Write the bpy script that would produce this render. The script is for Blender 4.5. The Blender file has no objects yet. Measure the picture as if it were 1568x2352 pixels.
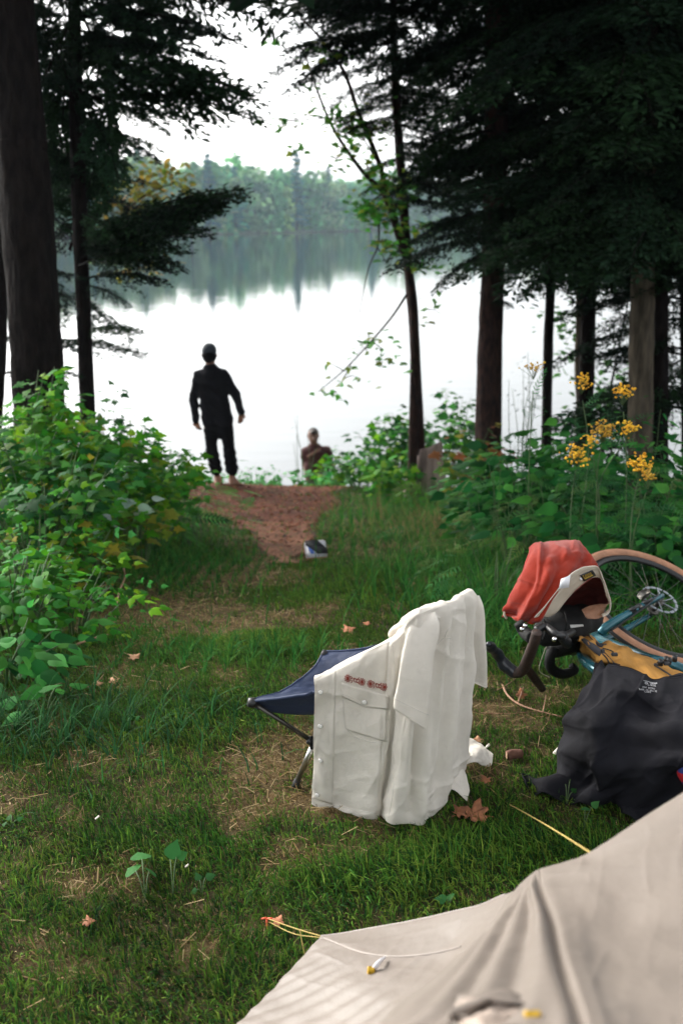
import bpy, math, numpy as np
from mathutils import Vector
from mathutils.bvhtree import BVHTree
R = math.radians
sc = bpy.context.scene
C = sc.collection
rng = np.random.default_rng(7)
W = 1568.0; H = 2352.0
FPX = 35 / 36 * H
PITCH = R(16.5)
CAM = np.array([0, 0, 1.6])
UP = np.array([0, math.sin(PITCH), math.cos(PITCH)])
FW = np.array([0, math.cos(PITCH), -math.sin(PITCH)])
RT = np.array([1.0, 0, 0])
# ---------------------------------------------------------------- camera
cd = bpy.data.cameras.new('camera')
cam = bpy.data.objects.new('camera', cd)
C.objects.link(cam)
cam.location = CAM
cam.rotation_euler = (R(90) - PITCH, 0, 0)
cd.sensor_fit = 'VERTICAL'; cd.sensor_height = 36; cd.sensor_width = 24
cd.lens = 35
cd.clip_start = .05; cd.clip_end = 3000
cd.dof.use_dof = True
cd.dof.focus_distance = 2.85
cd.dof.aperture_fstop = 3.3
sc.camera = cam
# ---------------------------------------------------------------- sky and sun
SUN_EL, SUN_ROT = R(30), R(-48)
w = bpy.data.worlds.new('World'); sc.world = w; w.use_nodes = True
nt = w.node_tree; nt.nodes.clear()
sky = nt.nodes.new('ShaderNodeTexSky'); sky.sky_type = 'NISHITA'; sky.sun_disc = False
sky.sun_elevation = SUN_EL; sky.sun_rotation = SUN_ROT
sky.air_density = 1.0; sky.dust_density = 4.0; sky.ozone_density = 1.0
hs = nt.nodes.new('ShaderNodeHueSaturation'); hs.inputs['Saturation'].default_value = .12
bg = nt.nodes.new('ShaderNodeBackground'); bg.inputs['Strength'].default_value = .15
wo = nt.nodes.new('ShaderNodeOutputWorld')
nt.links.new(sky.outputs[0], hs.inputs['Color']); nt.links.new(hs.outputs[0], bg.inputs[0]); nt.links.new(bg.outputs[0], wo.inputs[0])
sd = bpy.data.lights.new('sun', 'SUN'); sd.energy = 1.3; sd.angle = R(40); sd.color = (1, .92, .80)
so = bpy.data.objects.new('sun', sd); C.objects.link(so)
sdir = Vector((math.sin(SUN_ROT) * math.cos(SUN_EL), math.cos(SUN_ROT) * math.cos(SUN_EL), math.sin(SUN_EL)))
so.rotation_euler = sdir.to_track_quat('Z', 'Y').to_euler(); so.location = (0, 0, 30)
sc.view_settings.view_transform = 'Standard'; sc.view_settings.look = 'None'
sc.view_settings.exposure = 1.7; sc.view_settings.gamma = 1
sc.cycles.max_bounces = 6; sc.cycles.diffuse_bounces = 3; sc.cycles.glossy_bounces = 3
sc.cycles.transmission_bounces = 3; sc.cycles.transparent_max_bounces = 4; sc.cycles.volume_bounces = 0
sc.cycles.sample_clamp_indirect = 4

# ---------------------------------------------------------------- camera maths
def PD(u, v, d):
    return CAM + d * (FW + RT * ((u - 784) / FPX) + UP * ((1176 - v) / FPX))
def PY(u, v, y):
    r = FW + RT * ((u - 784) / FPX) + UP * ((1176 - v) / FPX)
    return CAM + r * (y / r[1])
def PZ(u, v, z):
    r = FW + RT * ((u - 784) / FPX) + UP * ((1176 - v) / FPX)
    return CAM + r * ((z - 1.6) / r[2])
def vnoise(x, y, s=1.0, seed=0):
    x = np.asarray(x) / s + seed * 17.3; y = np.asarray(y) / s - seed * 9.1
    xi = np.floor(x).astype(np.int64); yi = np.floor(y).astype(np.int64)
    fx = x - xi; fy = y - yi; fx = fx * fx * (3 - 2 * fx); fy = fy * fy * (3 - 2 * fy)
    def h(a, b):
        n = (a * 374761393 + b * 668265263 + seed * 1442695) & 0x7fffffff
        n = ((n ^ (n >> 13)) * 1274126177) & 0x7fffffff
        return ((n ^ (n >> 16)) & 0xffff) / 65535.0
    return (h(xi, yi) * (1 - fx) + h(xi + 1, yi) * fx) * (1 - fy) + (h(xi, yi + 1) * (1 - fx) + h(xi + 1, yi + 1) * fx) * fy
def fbm(x, y, s, seed=0):
    return .55 * vnoise(x, y, s, seed) + .3 * vnoise(x, y, s / 2.1, seed + 1) + .15 * vnoise(x, y, s / 4.3, seed + 2)
WATER = -3.35
_py = np.array([-30, 2, 3.5, 5, 7, 9, 11, 12.6, 13.2, 14.2, 15.2, 17, 22, 60, 2000])
_pz = np.array([0.05, 0, -.08, -.35, -.78, -1.15, -1.48, -1.68, -1.95, -2.75, -3.2, -3.7, -5, -8, -8])
def shore_y(x):
    x = np.asarray(x, float)
    return 400 + 60 * np.tanh((x - 10) / 60) - 190 * np.exp(-((x + 150) / 95) ** 2) + 10 * np.sin(x / 23) + 4 * np.sin(x / 7.0)
def gz(x, y):
    x = np.asarray(x, float); y = np.asarray(y, float)
    z = sum(np.interp(y + o, _py, _pz) for o in (-.5, -.2, .2, .5)) / 4
    near = np.clip((16 - y) / 6, 0, 1)
    z = z + near * np.clip((14 - y) / 4, .3, 1) * (.10 * (fbm(x, y, 2.2, 3) - .5) + .03 * (fbm(x, y, .5, 5) - .5)) * np.clip((np.abs(y) - 1) / 3, .25, 1)
    z = z + near * .45 * np.clip((np.abs(x + .6) - 3.2) / 4, 0, 1) * np.clip((y - 4) / 4, 0, 1)
    z = z - .06 * np.clip((y - 9) / 3, 0, 1) * near * 2 + .05 * np.exp(-((x + 1.7) / .8) ** 2 - ((y - 12.4) / .5) ** 2)
    sh = shore_y(x)
    far = np.interp(y - sh, [-40, -2, 0, 3, 30, 150, 900], [-8, -3.7, WATER - .02, -2.6, -.5, 6, 16])
    return np.where(y > 100, np.maximum(far, -8), z)
def PG(u, v, lift=0.0):
    z = 0.0
    for _ in range(25):
        p = PZ(u, v, z); z = .5 * z + .5 * float(gz(p[0], p[1]))
    p = PZ(u, v, z); p[2] = float(gz(p[0], p[1])) + lift
    return p
def GZ(x, y, lift=0.0):
    return np.array([x, y, float(gz(x, y)) + lift])

# ---------------------------------------------------------------- mesh helpers
def mesh(name, V, Fs, mat=None, parent=None, tint=None, smooth=True, uv=None):
    """V (n,3); Fs list of (m,k) index arrays"""
    V = np.asarray(V, np.float32)
    if not isinstance(Fs, (list, tuple)): Fs = [Fs]
    Fs = [np.asarray(f, np.int32) for f in Fs if len(f)]
    me = bpy.data.meshes.new(name)
    org = np.zeros(3)
    q = parent
    while q is not None: org = org + np.array(q.location); q = q.parent
    me.vertices.add(len(V)); me.vertices.foreach_set('co', (V - org.astype(np.float32)).ravel())
    nl = sum(f.size for f in Fs); nf = sum(len(f) for f in Fs)
    me.loops.add(nl); me.loops.foreach_set('vertex_index', np.concatenate([f.ravel() for f in Fs]))
    me.polygons.add(nf)
    tot = np.concatenate([np.full(len(f), f.shape[1], np.int32) for f in Fs])
    me.polygons.foreach_set('loop_start', np.concatenate([[0], np.cumsum(tot)[:-1]]).astype(np.int32))
    me.polygons.foreach_set('loop_total', tot)
    if smooth: me.polygons.foreach_set('use_smooth', np.ones(nf, bool))
    me.update(calc_edges=True)
    if tint is not None:
        a = me.color_attributes.new('tint', 'FLOAT_COLOR', 'POINT')
        col = np.ones((len(V), 4), np.float32); col[:, :3] = tint
        a.data.foreach_set('color', col.ravel())
    if mat is not None: me.materials.append(mat)
    o = bpy.data.objects.new(name, me); C.objects.link(o)
    if parent is not None: o.parent = parent
    return o
def thing(name, label, cat, loc, group=None):
    o = bpy.data.objects.new(name, None); C.objects.link(o)
    o.location = [float(c) for c in loc]; o.empty_display_size = .1
    return tag(o, label, cat, group)
def tag(o, label=None, cat=None, group=None, kind=None):
    if label: o['label'] = label
    if cat: o['category'] = cat
    if group: o['group'] = group
    if kind: o['kind'] = kind
    return o
def join(parts):
    """parts: list of (V, [F..]) -> V, [F..] grouped by size"""
    Vs = []; fs = {}; n = 0
    for V, Fl in parts:
        V = np.asarray(V, float)
        for f in (Fl if isinstance(Fl, (list, tuple)) else [Fl]):
            f = np.asarray(f)
            if len(f): fs.setdefault(f.shape[1], []).append(f + n)
        Vs.append(V); n += len(V)
    return np.concatenate(Vs), [np.concatenate(v) for v in fs.values()]
def norm(v):
    v = np.asarray(v, float); return v / (np.linalg.norm(v, axis=-1, keepdims=True) + 1e-12)
def crspline(P, n):
    """Catmull-Rom through P (k,...) sampled n points"""
    P = np.asarray(P, float); k = len(P)
    Q = np.concatenate([[2 * P[0] - P[1]], P, [2 * P[-1] - P[-2]]])
    t = np.linspace(0, k - 1 - 1e-9, n); i = t.astype(int); f = (t - i).reshape((-1,) + (1,) * (P.ndim - 1))
    a, b, c, d = Q[i], Q[i + 1], Q[i + 2], Q[i + 3]
    return .5 * (2 * b + (c - a) * f + (2 * a - 5 * b + 4 * c - d) * f ** 2 + (3 * b - a - 3 * c + d) * f ** 3)
def tube(P, r, n=8, seg=None, cap=True, flat=1.0, closed=False):
    P = np.asarray(P, float); r = np.broadcast_to(np.asarray(r, float), (len(P),)) if np.ndim(r) == 0 or len(np.atleast_1d(r)) == len(P) else np.asarray(r)
    if seg: r = crspline(np.asarray(r, float).copy(), seg); P = crspline(P, seg)
    T = norm(np.gradient(P, axis=0))
    if closed: T = norm(np.roll(P, -1, 0) - np.roll(P, 1, 0))
    ref = np.array([0, 0, 1.0]) if abs(T[0, 2]) < .9 else np.array([1.0, 0, 0])
    N = np.zeros_like(P); cur = norm(np.cross(np.cross(T[0], ref), T[0]))
    for i in range(len(P)):
        cur = norm(cur - T[i] * (cur @ T[i])); N[i] = cur
    B = np.cross(T, N)
    a = np.linspace(0, 2 * np.pi, n, endpoint=False)
    V = P[:, None] + r[:, None, None] * (np.cos(a)[None, :, None] * N[:, None] + flat * np.sin(a)[None, :, None] * B[:, None])
    m = len(P); idx = np.arange(m * n).reshape(m, n)
    if closed: idx = np.vstack([idx, idx[:1]])
    q = np.stack([idx[:-1], np.roll(idx[:-1], -1, 1), np.roll(idx[1:], -1, 1), idx[1:]], -1).reshape(-1, 4)
    V = V.reshape(-1, 3); Fl = [q]
    if cap and not closed:
        V = np.vstack([V, P[:1], P[-1:]]); c0 = m * n; c1 = c0 + 1
        k = np.arange(n)
        Fl.append(np.stack([np.full(n, c0), (k + 1) % n, k], -1)); Fl.append(np.stack([np.full(n, c1), (m - 1) * n + k, (m - 1) * n + (k + 1) % n], -1))
    return V, Fl
def box(c, s, M=None, bev=0.0):
    """box centre c, half size s, rotation M rows = axes; bevelled by inset corners"""
    s = np.asarray(s, float); b = min(bev, s.min() * .9)
    if b <= 0:
        V = np.array([[x, y, z] for x in (-1, 1) for y in (-1, 1) for z in (-1, 1)], float) * s
        Fq = np.array([[0, 1, 3, 2], [4, 6, 7, 5], [0, 4, 5, 1], [2, 3, 7, 6], [0, 2, 6, 4], [1, 5, 7, 3]]); Fl = [Fq]
    else:
        V = []; ids = {}
        for x in (-1, 1):
            for y in (-1, 1):
                for z in (-1, 1):
                    for ax in range(3):
                        p = np.array([x, y, z], float) * (s - b); p[ax] = (x, y, z)[ax] * s[ax]
                        ids[(x, y, z, ax)] = len(V); V.append(p)
        V = np.array(V); qs = []; ts = []
        for ax in range(3):
            o1, o2 = [k for k in range(3) if k != ax]
            for sg in (-1, 1):
                loop = []
                for a, c2 in ((-1, -1), (1, -1), (1, 1), (-1, 1)):
                    key = [0, 0, 0]; key[ax] = sg; key[o1] = a; key[o2] = c2; loop.append(ids[tuple(key) + (ax,)])
                qs.append(loop)
            for a in (-1, 1):
                for c2 in (-1, 1):
                    k1 = [0, 0, 0]; k1[ax] = -1; k1[o1] = a; k1[o2] = c2; k2 = list(k1); k2[ax] = 1
                    qs.append([ids[tuple(k1) + (o1,)], ids[tuple(k2) + (o1,)], ids[tuple(k2) + (o2,)], ids[tuple(k1) + (o2,)]])
        for x in (-1, 1):
            for y in (-1, 1):
                for z in (-1, 1): ts.append([ids[(x, y, z, a)] for a in range(3)])
        Fl = [np.array(qs), np.array(ts)]
    if M is not None: V = V @ np.asarray(M)
    return V + np.asarray(c), Fl
def stamp(TV, TF, M, T, cols=None, jit=0.0):
    """instances: TV (n,3) template; M (m,3,3) rows=axes; T (m,3)"""
    m = len(T); n = len(TV)
    V = np.einsum('nk,mkj->mnj', TV, M) + T[:, None]
    Fl = [(f[None] + (np.arange(m) * n)[:, None, None]).reshape(-1, f.shape[1]) for f in TF]
    tint = None if cols is None else np.repeat(cols, n, 0)
    return V.reshape(-1, 3), Fl, tint
def basis(d, nrm):
    x = norm(d); y = norm(np.cross(nrm, x)); z = np.cross(x, y)
    return np.stack([x, y, z], -2)
def hull_fix(o):
    import bmesh
    bm = bmesh.new(); bm.from_mesh(o.data); bmesh.ops.recalc_face_normals(bm, faces=bm.faces); bm.to_mesh(o.data); bm.free()
def solid(o, t, off=0):
    m = o.modifiers.new('solid', 'SOLIDIFY'); m.thickness = t; m.offset = off
    return o

# ---------------------------------------------------------------- smooth bodies: signed distance + surface nets
def surfnet(D, org, vox):
    s = D < 0; nx, ny, nz = D.shape
    acc = np.zeros((nx - 1, ny - 1, nz - 1, 3), np.float32); cnt = np.zeros((nx - 1, ny - 1, nz - 1), np.float32)
    cs = [(i, j, k) for i in (0, 1) for j in (0, 1) for k in (0, 1)]
    def sl(c): return D[c[0]:nx - 1 + c[0], c[1]:ny - 1 + c[1], c[2]:nz - 1 + c[2]]
    for a in cs:
        for ax in range(3):
            if a[ax]: continue
            b = list(a); b[ax] = 1; b = tuple(b)
            da, db = sl(a), sl(b); m = (da < 0) != (db < 0)
            t = da[m] / (da[m] - db[m])
            p = np.tile(np.array(a, np.float32), (len(t), 1)); p[:, ax] += t
            acc[m] += p; cnt[m] += 1
    mk = cnt > 0; idx = np.full(mk.shape, -1); idx[mk] = np.arange(mk.sum())
    V = (np.argwhere(mk) + acc[mk] / cnt[mk][:, None]) * vox + org
    Fq = []
    for ax in range(3):
        sa = np.moveaxis(s, ax, 0); ia = np.moveaxis(idx, ax, 0)
        m = sa[:-1, 1:-1, 1:-1] != sa[1:, 1:-1, 1:-1]
        i, j, k = np.nonzero(m)
        q = np.stack([ia[i, j, k], ia[i, j + 1, k], ia[i, j + 1, k + 1], ia[i, j, k + 1]], -1)
        fl = sa[i, j + 1, k + 1]
        if ax == 1: fl = ~fl
        q[~fl] = q[~fl][:, ::-1]; Fq.append(q)
    return V, [np.concatenate(Fq)]
def sdf(prims, vox=.008, k=.03, noise=None):
    """prims (a, b, ra, rb[, k]); k<0 carves"""
    pts = np.array([p for q in prims for p in (q[0], q[1])]); rm = max(max(q[2], q[3]) for q in prims)
    lo = pts.min(0) - rm - .04; hi = pts.max(0) + rm + .04
    n = np.ceil((hi - lo) / vox).astype(int) + 1
    D = np.full(n, .15, np.float32)
    for q in prims:
        a, b, ra, rb = np.asarray(q[0], float), np.asarray(q[1], float), q[2], q[3]
        kk = q[4] if len(q) > 4 else k
        e = max(ra, rb) + abs(kk) + 2.5 * vox
        i0 = np.maximum(((np.minimum(a, b) - e - lo) / vox).astype(int), 0); i1 = np.minimum(((np.maximum(a, b) + e - lo) / vox).astype(int) + 1, n)
        g = [lo[c] + vox * np.arange(i0[c], i1[c]) for c in range(3)]
        X, Y, Z = np.meshgrid(*g, indexing='ij', sparse=True)
        ab = b - a; L = max(ab @ ab, 1e-9)
        t = np.clip(((X - a[0]) * ab[0] + (Y - a[1]) * ab[1] + (Z - a[2]) * ab[2]) / L, 0, 1)
        d = np.sqrt((X - a[0] - t * ab[0]) ** 2 + (Y - a[1] - t * ab[1]) ** 2 + (Z - a[2] - t * ab[2]) ** 2) - (ra + t * (rb - ra))
        S = D[i0[0]:i1[0], i0[1]:i1[1], i0[2]:i1[2]]
        if kk > 0:
            h = np.clip(.5 + .5 * (S - d) / kk, 0, 1); S[:] = S * (1 - h) + d * h - kk * h * (1 - h)
        else:
            kk = -kk; h = np.clip(.5 - .5 * (S + d) / kk, 0, 1); S[:] = S * (1 - h) - d * h + kk * h * (1 - h)
    if noise is not None:
        g = [lo[c] + vox * np.arange(n[c]) for c in range(3)]
        X, Y, Z = np.meshgrid(*g, indexing='ij', sparse=True)
        m = np.abs(D) < .04
        D = np.where(m, D + noise(X, Y, Z), D)
    return surfnet(D, lo, vox)

# ---------------------------------------------------------------- materials
def mat(name, col=(.5, .5, .5), rough=.7, attr=False, vary=0.0, vscale=8.0, col2=None, bump=0.0, bscale=40.0, bdist=.01, trans=0.0, metal=0.0, spec=.5, stretch=(1, 1, 1), weave=0.0, sheen=0.0, hue=0.0):
    m = bpy.data.materials.new(name); m.use_nodes = True; t = m.node_tree; N = t.nodes; L = t.links
    b = N['Principled BSDF']; out = N['Material Output']
    b.inputs['Roughness'].default_value = rough; b.inputs['Metallic'].default_value = metal
    b.inputs['Specular IOR Level'].default_value = spec
    if sheen: b.inputs['Sheen Weight'].default_value = sheen
    tc = N.new('ShaderNodeTexCoord'); mp = N.new('ShaderNodeMapping'); mp.inputs['Scale'].default_value = stretch
    L.new(tc.outputs['Object'], mp.inputs[0])
    src = None
    if attr:
        a = N.new('ShaderNodeAttribute'); a.attribute_name = 'tint'; src = a.outputs['Color']
        if vary:
            nz = N.new('ShaderNodeTexNoise'); nz.inputs['Scale'].default_value = vscale; L.new(mp.outputs[0], nz.inputs[0])
            mr = N.new('ShaderNodeMapRange'); mr.inputs[1].default_value = .3; mr.inputs[2].default_value = .7; mr.inputs[3].default_value = 1 - vary; mr.inputs[4].default_value = 1 + vary; L.new(nz.outputs[0], mr.inputs[0])
            mx = N.new('ShaderNodeVectorMath'); mx.operation = 'SCALE'; L.new(src, mx.inputs[0]); L.new(mr.outputs[0], mx.inputs['Scale']); src = mx.outputs[0]
    else:
        if col2 is None: col2 = tuple(c * (1 - vary) for c in col)
        if col2 != tuple(col):
            nz = N.new('ShaderNodeTexNoise'); nz.inputs['Scale'].default_value = vscale; nz.inputs['Detail'].default_value = 6; L.new(mp.outputs[0], nz.inputs[0])
            cr = N.new('ShaderNodeValToRGB'); cr.color_ramp.elements[0].position = .35; cr.color_ramp.elements[1].position = .65
            cr.color_ramp.elements[0].color = (*col2, 1); cr.color_ramp.elements[1].color = (*col, 1); L.new(nz.outputs[0], cr.inputs[0]); src = cr.outputs[0]
        else: b.inputs['Base Color'].default_value = (*col, 1)
    if src is not None: L.new(src, b.inputs['Base Color'])
    hsrc = None
    if bump:
        nb = N.new('ShaderNodeTexNoise'); nb.inputs['Scale'].default_value = bscale; nb.inputs['Detail'].default_value = 5; L.new(mp.outputs[0], nb.inputs[0])
        bp = N.new('ShaderNodeBump'); bp.inputs['Strength'].default_value = bump; bp.inputs['Distance'].default_value = bdist
        L.new(nb.outputs[0], bp.inputs['Height']); hsrc = bp.outputs[0]
    if weave:
        wv = N.new('ShaderNodeTexWave'); wv.inputs['Scale'].default_value = 260; wv.inputs['Distortion'].default_value = 3; wv.inputs['Detail'].default_value = 2; L.new(tc.outputs['Object'], wv.inputs[0])
        wv2 = N.new('ShaderNodeTexWave'); wv2.bands_direction = 'Z'; wv2.inputs['Scale'].default_value = 260; wv2.inputs['Distortion'].default_value = 3; L.new(tc.outputs['Object'], wv2.inputs[0])
        ad = N.new('ShaderNodeMath'); L.new(wv.outputs['Fac'], ad.inputs[0]); L.new(wv2.outputs['Fac'], ad.inputs[1])
        b2 = N.new('ShaderNodeBump'); b2.inputs['Strength'].default_value = weave; b2.inputs['Distance'].default_value = .0006; L.new(ad.outputs[0], b2.inputs['Height'])
        if hsrc: L.new(hsrc, b2.inputs['Normal'])
        hsrc = b2.outputs[0]
    if hsrc: L.new(hsrc, b.inputs['Normal'])
    if trans:
        tr = N.new('ShaderNodeBsdfTranslucent'); ms = N.new('ShaderNodeMixShader'); ms.inputs[0].default_value = trans
        if src is not None: L.new(src, tr.inputs[0])
        else: tr.inputs[0].default_value = (*col, 1)
        if hsrc: L.new(hsrc, tr.inputs['Normal'])
        L.new(b.outputs[0], ms.inputs[1]); L.new(tr.outputs[0], ms.inputs[2]); L.new(ms.outputs[0], out.inputs[0])
    return m
M = dict(
    leaf=mat('leaf', attr=True, rough=.6, trans=.42, vary=.3, vscale=9, spec=.08),
    needle=mat('needle', attr=True, rough=.8, trans=.15, spec=.1),
    grass=mat('grass', attr=True, rough=.7, trans=.35, spec=.05),
    bark=mat('bark', (.011, .008, .007), .95, col2=(.004, .003, .003), vscale=26, bump=1, bscale=26, bdist=.04, stretch=(1, 1, .30), spec=.1),
    bark_pale=mat('bark_pale', (.085, .07, .052), .95, col2=(.030, .026, .020), vscale=24, bump=.9, bscale=30, bdist=.02, stretch=(1, 1, .2), spec=.1),
    bark_red=mat('bark_red', (.040, .022, .018), .95, col2=(.014, .010, .010), vscale=26, bump=1, bscale=34, bdist=.02, stretch=(1, 1, .35), spec=.1),
    twig=mat('twig', (.06, .04, .025), .9, vary=.4, spec=.1),
    stem=mat('stem', (.05, .10, .025), .7, vary=.4),
)
# ================================================================ SETTING
def dry(x, y):
    """how straw-like the lawn is, 0..1"""
    n = fbm(x, y, .55, 11) * .75 + fbm(x, y, .13, 14) * .85 - .47
    tr = 0
    for u, v, sx, sy, a in DRY: tr = tr + a * np.exp(-((x - u) / sx) ** 2 - ((y - v) / sy) ** 2)
    n = n + tr * .33 - .09 + .10 * np.clip((y - 3.8) / 1.5, 0, 1) * np.exp(-((x + .35) / 1.1) ** 2) - .12 * lush(x, y)
    return np.clip((n - .26) / .42, 0, 1)
DRY = []
LUSH = []
def lush(x, y):
    r = 0
    for u, v, sx, sy, a in LUSH: r = r + a * np.exp(-((x - u) / sx) ** 2 - ((y - v) / sy) ** 2)
    return r
for u, v, sx, sy, a in [(330, 1400, .30, .35, .9), (450, 1390, .4, .5, .8), (600, 1440, .5, .5, .6), (800, 1490, .35, .3, .7), (250, 1540, .15, .25, .7), (650, 1280, .3, .7, .9), (560, 1310, .3, .5, .5),
                        (190, 1760, .12, .10, .9), (370, 1730, .1, .08, .8), (700, 1960, .13, .10, .8), (1000, 1900, .5, .15, .6), (1150, 1650, .25, .3, .9), (180, 1890, .05, .05, .8),
                        (440, 2190, .06, .06, .8), (430, 2060, .12, .06, .5), (50, 2300, .12, .1, .7), (600, 1780, .15, .15, .5), (700, 1850, .22, .1, .9), (1120, 1780, .25, .2, .7), (1000, 1200, .5, .3, .8), (230, 1320, .2, .4, .3)]:
    p = PG(u, v); DRY.append((p[0], p[1], sx, sy, a))
for u, v, sx, sy, a in [(580, 1490, .25, .25, 1), (820, 1340, .5, .6, 1), (480, 1640, .3, .2, .6), (180, 1620, .3, .25, .5), (900, 1980, .2, .1, .7), (300, 1950, .2, .1, .5), (1220, 1960, .25, .1, .8), (380, 1270, .3, .5, .6), (700, 1380, .2, .3, .6), (500, 2250, .1, .1, .5), (1180, 1460, .2, .3, 1), (850, 2040, .2, .08, .9)]:
    p = PG(u, v); LUSH.append((p[0], p[1], sx, sy, a))
def lush(x, y):
    r = 0
    for u, v, sx, sy, a in LUSH: r = r + a * np.exp(-((x - u) / sx) ** 2 - ((y - v) / sy) ** 2)
    return r
PATH_C = [PG(u, v) for u, v in ((650, 1296), (650, 1262), (642, 1225), (622, 1190), (596, 1160), (580, 1136))]
PATH_HW = [.07, .17, .27, .50, .85, 1.0]
def path_d(x, y):
    """signed distance-like: <0 on the path"""
    cy = np.array([p[1] for p in PATH_C] + [13.6]); cx = np.array([p[0] for p in PATH_C] + [PATH_C[-1][0]]); hw = np.array(PATH_HW + [1.3])
    X = np.interp(y, cy, cx); Wd = np.interp(y, cy, hw)
    d = np.abs(x - X) - Wd + .14 * (vnoise(x, y, .35, 31) - .5) * 2 * .6
    d = np.where(y < cy[0], np.maximum(d, cy[0] - y), d)
    return d
def grid_ax(segs):
    a = [np.linspace(s0, s1, n, endpoint=False) for s0, s1, n in segs]
    return np.concatenate(a + [[segs[-1][1]]])
gx = grid_ax([(-900, -120, 26), (-120, -12, 36), (-12, -3, 60), (-3, 3, 150), (3, 12, 60), (12, 120, 36), (120, 900, 26)])
gy = grid_ax([(-60, -4, 10), (-4, 1, 20), (1, 5, 100), (5, 16, 130), (16, 60, 30), (60, 180, 12), (180, 480, 90), (480, 1400, 20)])
GX, GY = np.meshgrid(gx, gy, indexing='ij')
ZZ = gz(GX, GY)
V = np.stack([GX, GY, ZZ], -1).reshape(-1, 3)
n0, n1 = GX.shape; I = np.arange(n0 * n1).reshape(n0, n1)
Q = np.stack([I[:-1, :-1], I[1:, :-1], I[1:, 1:], I[:-1, 1:]], -1).reshape(-1, 4)
gm = mat('soil', attr=True, rough=.95, vary=.45, vscale=14, bump=.8, bscale=60, bdist=.02, spec=.1)
DD = dry(V[:, 0], V[:, 1])[:, None] * ((V[:, 1:2] > 1) & (V[:, 1:2] < 13))
gt = np.array([.040, .034, .016]) * (1 - DD) + np.array([.10, .070, .034]) * DD
tag(mesh('ground', V, Q, gm, tint=gt), kind='structure')
# water
wm = bpy.data.materials.new('water'); wm.use_nodes = True; t = wm.node_tree; b = t.nodes['Principled BSDF']
b.inputs['Base Color'].default_value = (.012, .022, .022, 1); b.inputs['Roughness'].default_value = .035; b.inputs['IOR'].default_value = 1.5
b.inputs['Specular IOR Level'].default_value = .5
tc = t.nodes.new('ShaderNodeTexCoord'); mp = t.nodes.new('ShaderNodeMapping'); mp.inputs['Scale'].default_value = (.35, 1.2, 1)
nz = t.nodes.new('ShaderNodeTexNoise'); nz.inputs['Scale'].default_value = .9; nz.inputs['Detail'].default_value = 3
bp = t.nodes.new('ShaderNodeBump'); bp.inputs['Strength'].default_value = .4; bp.inputs['Distance'].default_value = .02
t.links.new(tc.outputs['Object'], mp.inputs[0]); t.links.new(mp.outputs[0], nz.inputs[0]); t.links.new(nz.outputs[0], bp.inputs['Height']); t.links.new(bp.outputs[0], b.inputs['Normal'])
tag(mesh('water', [(-890, 13.9, WATER), (890, 13.9, WATER), (890, 520, WATER), (-890, 520, WATER)], [np.array([[0, 1, 2, 3]])], wm, smooth=False), kind='structure')
# path
px_ = np.linspace(-3.2, 1.6, 240); py_ = np.linspace(PATH_C[0][1] - .1, 13.1, 300)
PX, PYY = np.meshgrid(px_, py_, indexing='ij'); D = path_d(PX, PYY)
lump = .012 * fbm(PX, PYY, .5, 51)
edge = np.clip(-D / .12, 0, 1)
PV = np.stack([PX, PYY, gz(PX, PYY) + .008 + lump * edge], -1).reshape(-1, 3)
I = np.arange(PX.size).reshape(PX.shape)
Q = np.stack([I[:-1, :-1], I[1:, :-1], I[1:, 1:], I[:-1, 1:]], -1).reshape(-1, 4)
Q = Q[(D.ravel()[Q] < 0).all(1)]
use = np.unique(Q); rm = np.full(len(PV), -1); rm[use] = np.arange(len(use))
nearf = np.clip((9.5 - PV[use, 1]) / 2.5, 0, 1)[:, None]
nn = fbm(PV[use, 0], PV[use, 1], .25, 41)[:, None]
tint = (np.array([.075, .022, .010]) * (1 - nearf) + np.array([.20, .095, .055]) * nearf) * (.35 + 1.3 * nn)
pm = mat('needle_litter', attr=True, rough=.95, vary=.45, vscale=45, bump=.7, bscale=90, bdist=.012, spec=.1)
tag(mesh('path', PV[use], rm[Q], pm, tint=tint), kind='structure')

n_ = 16000
lx = rng.uniform(-3.2, 1.2, n_); ly = PATH_C[0][1] + (13.1 - PATH_C[0][1]) * rng.uniform(size=n_) ** .8; ok = path_d(lx, ly) < .12; lx, ly = lx[ok], ly[ok]; n_ = len(lx)
Tq = np.array([[-1, -.25, 0], [1, -.3, 0], [.9, .3, .2], [-.8, .35, .1]]); an_ = rng.uniform(0, 6.28, n_); sz_ = rng.uniform(.006, .022, n_) * (1 + (rng.uniform(size=n_) < .05) * 1.2)
Xd = norm(np.stack([np.cos(an_), np.sin(an_), rng.normal(size=n_) * .15], 1)); Nd = norm(np.array([0, 0, 1.0]) + rng.normal(size=(n_, 3)) * .35); Yd = np.cross(Nd, Xd)
Vl = (np.einsum('nk,mkj->mnj', Tq, np.stack([Xd, Yd, Nd], -2) * sz_[:, None, None]) + np.stack([lx, ly, gz(lx, ly) + .016 + .012 * fbm(lx, ly, .5, 51) * np.clip(-path_d(lx, ly) / .12, 0, 1)], 1)[:, None]).reshape(-1, 3)
lc = np.array([(.16, .06, .03), (.07, .03, .018), (.26, .13, .07), (.12, .04, .025), (.04, .02, .014), (.08, .12, .03)])[rng.integers(0, 6, n_)]
tag(mesh('leaf_litter', Vl, np.arange(n_ * 4).reshape(-1, 4), M['grass'], tint=np.repeat(lc, 4, 0)), 'reddish brown leaf and needle litter scattered over the path', 'leaf litter', kind='stuff')

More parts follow.
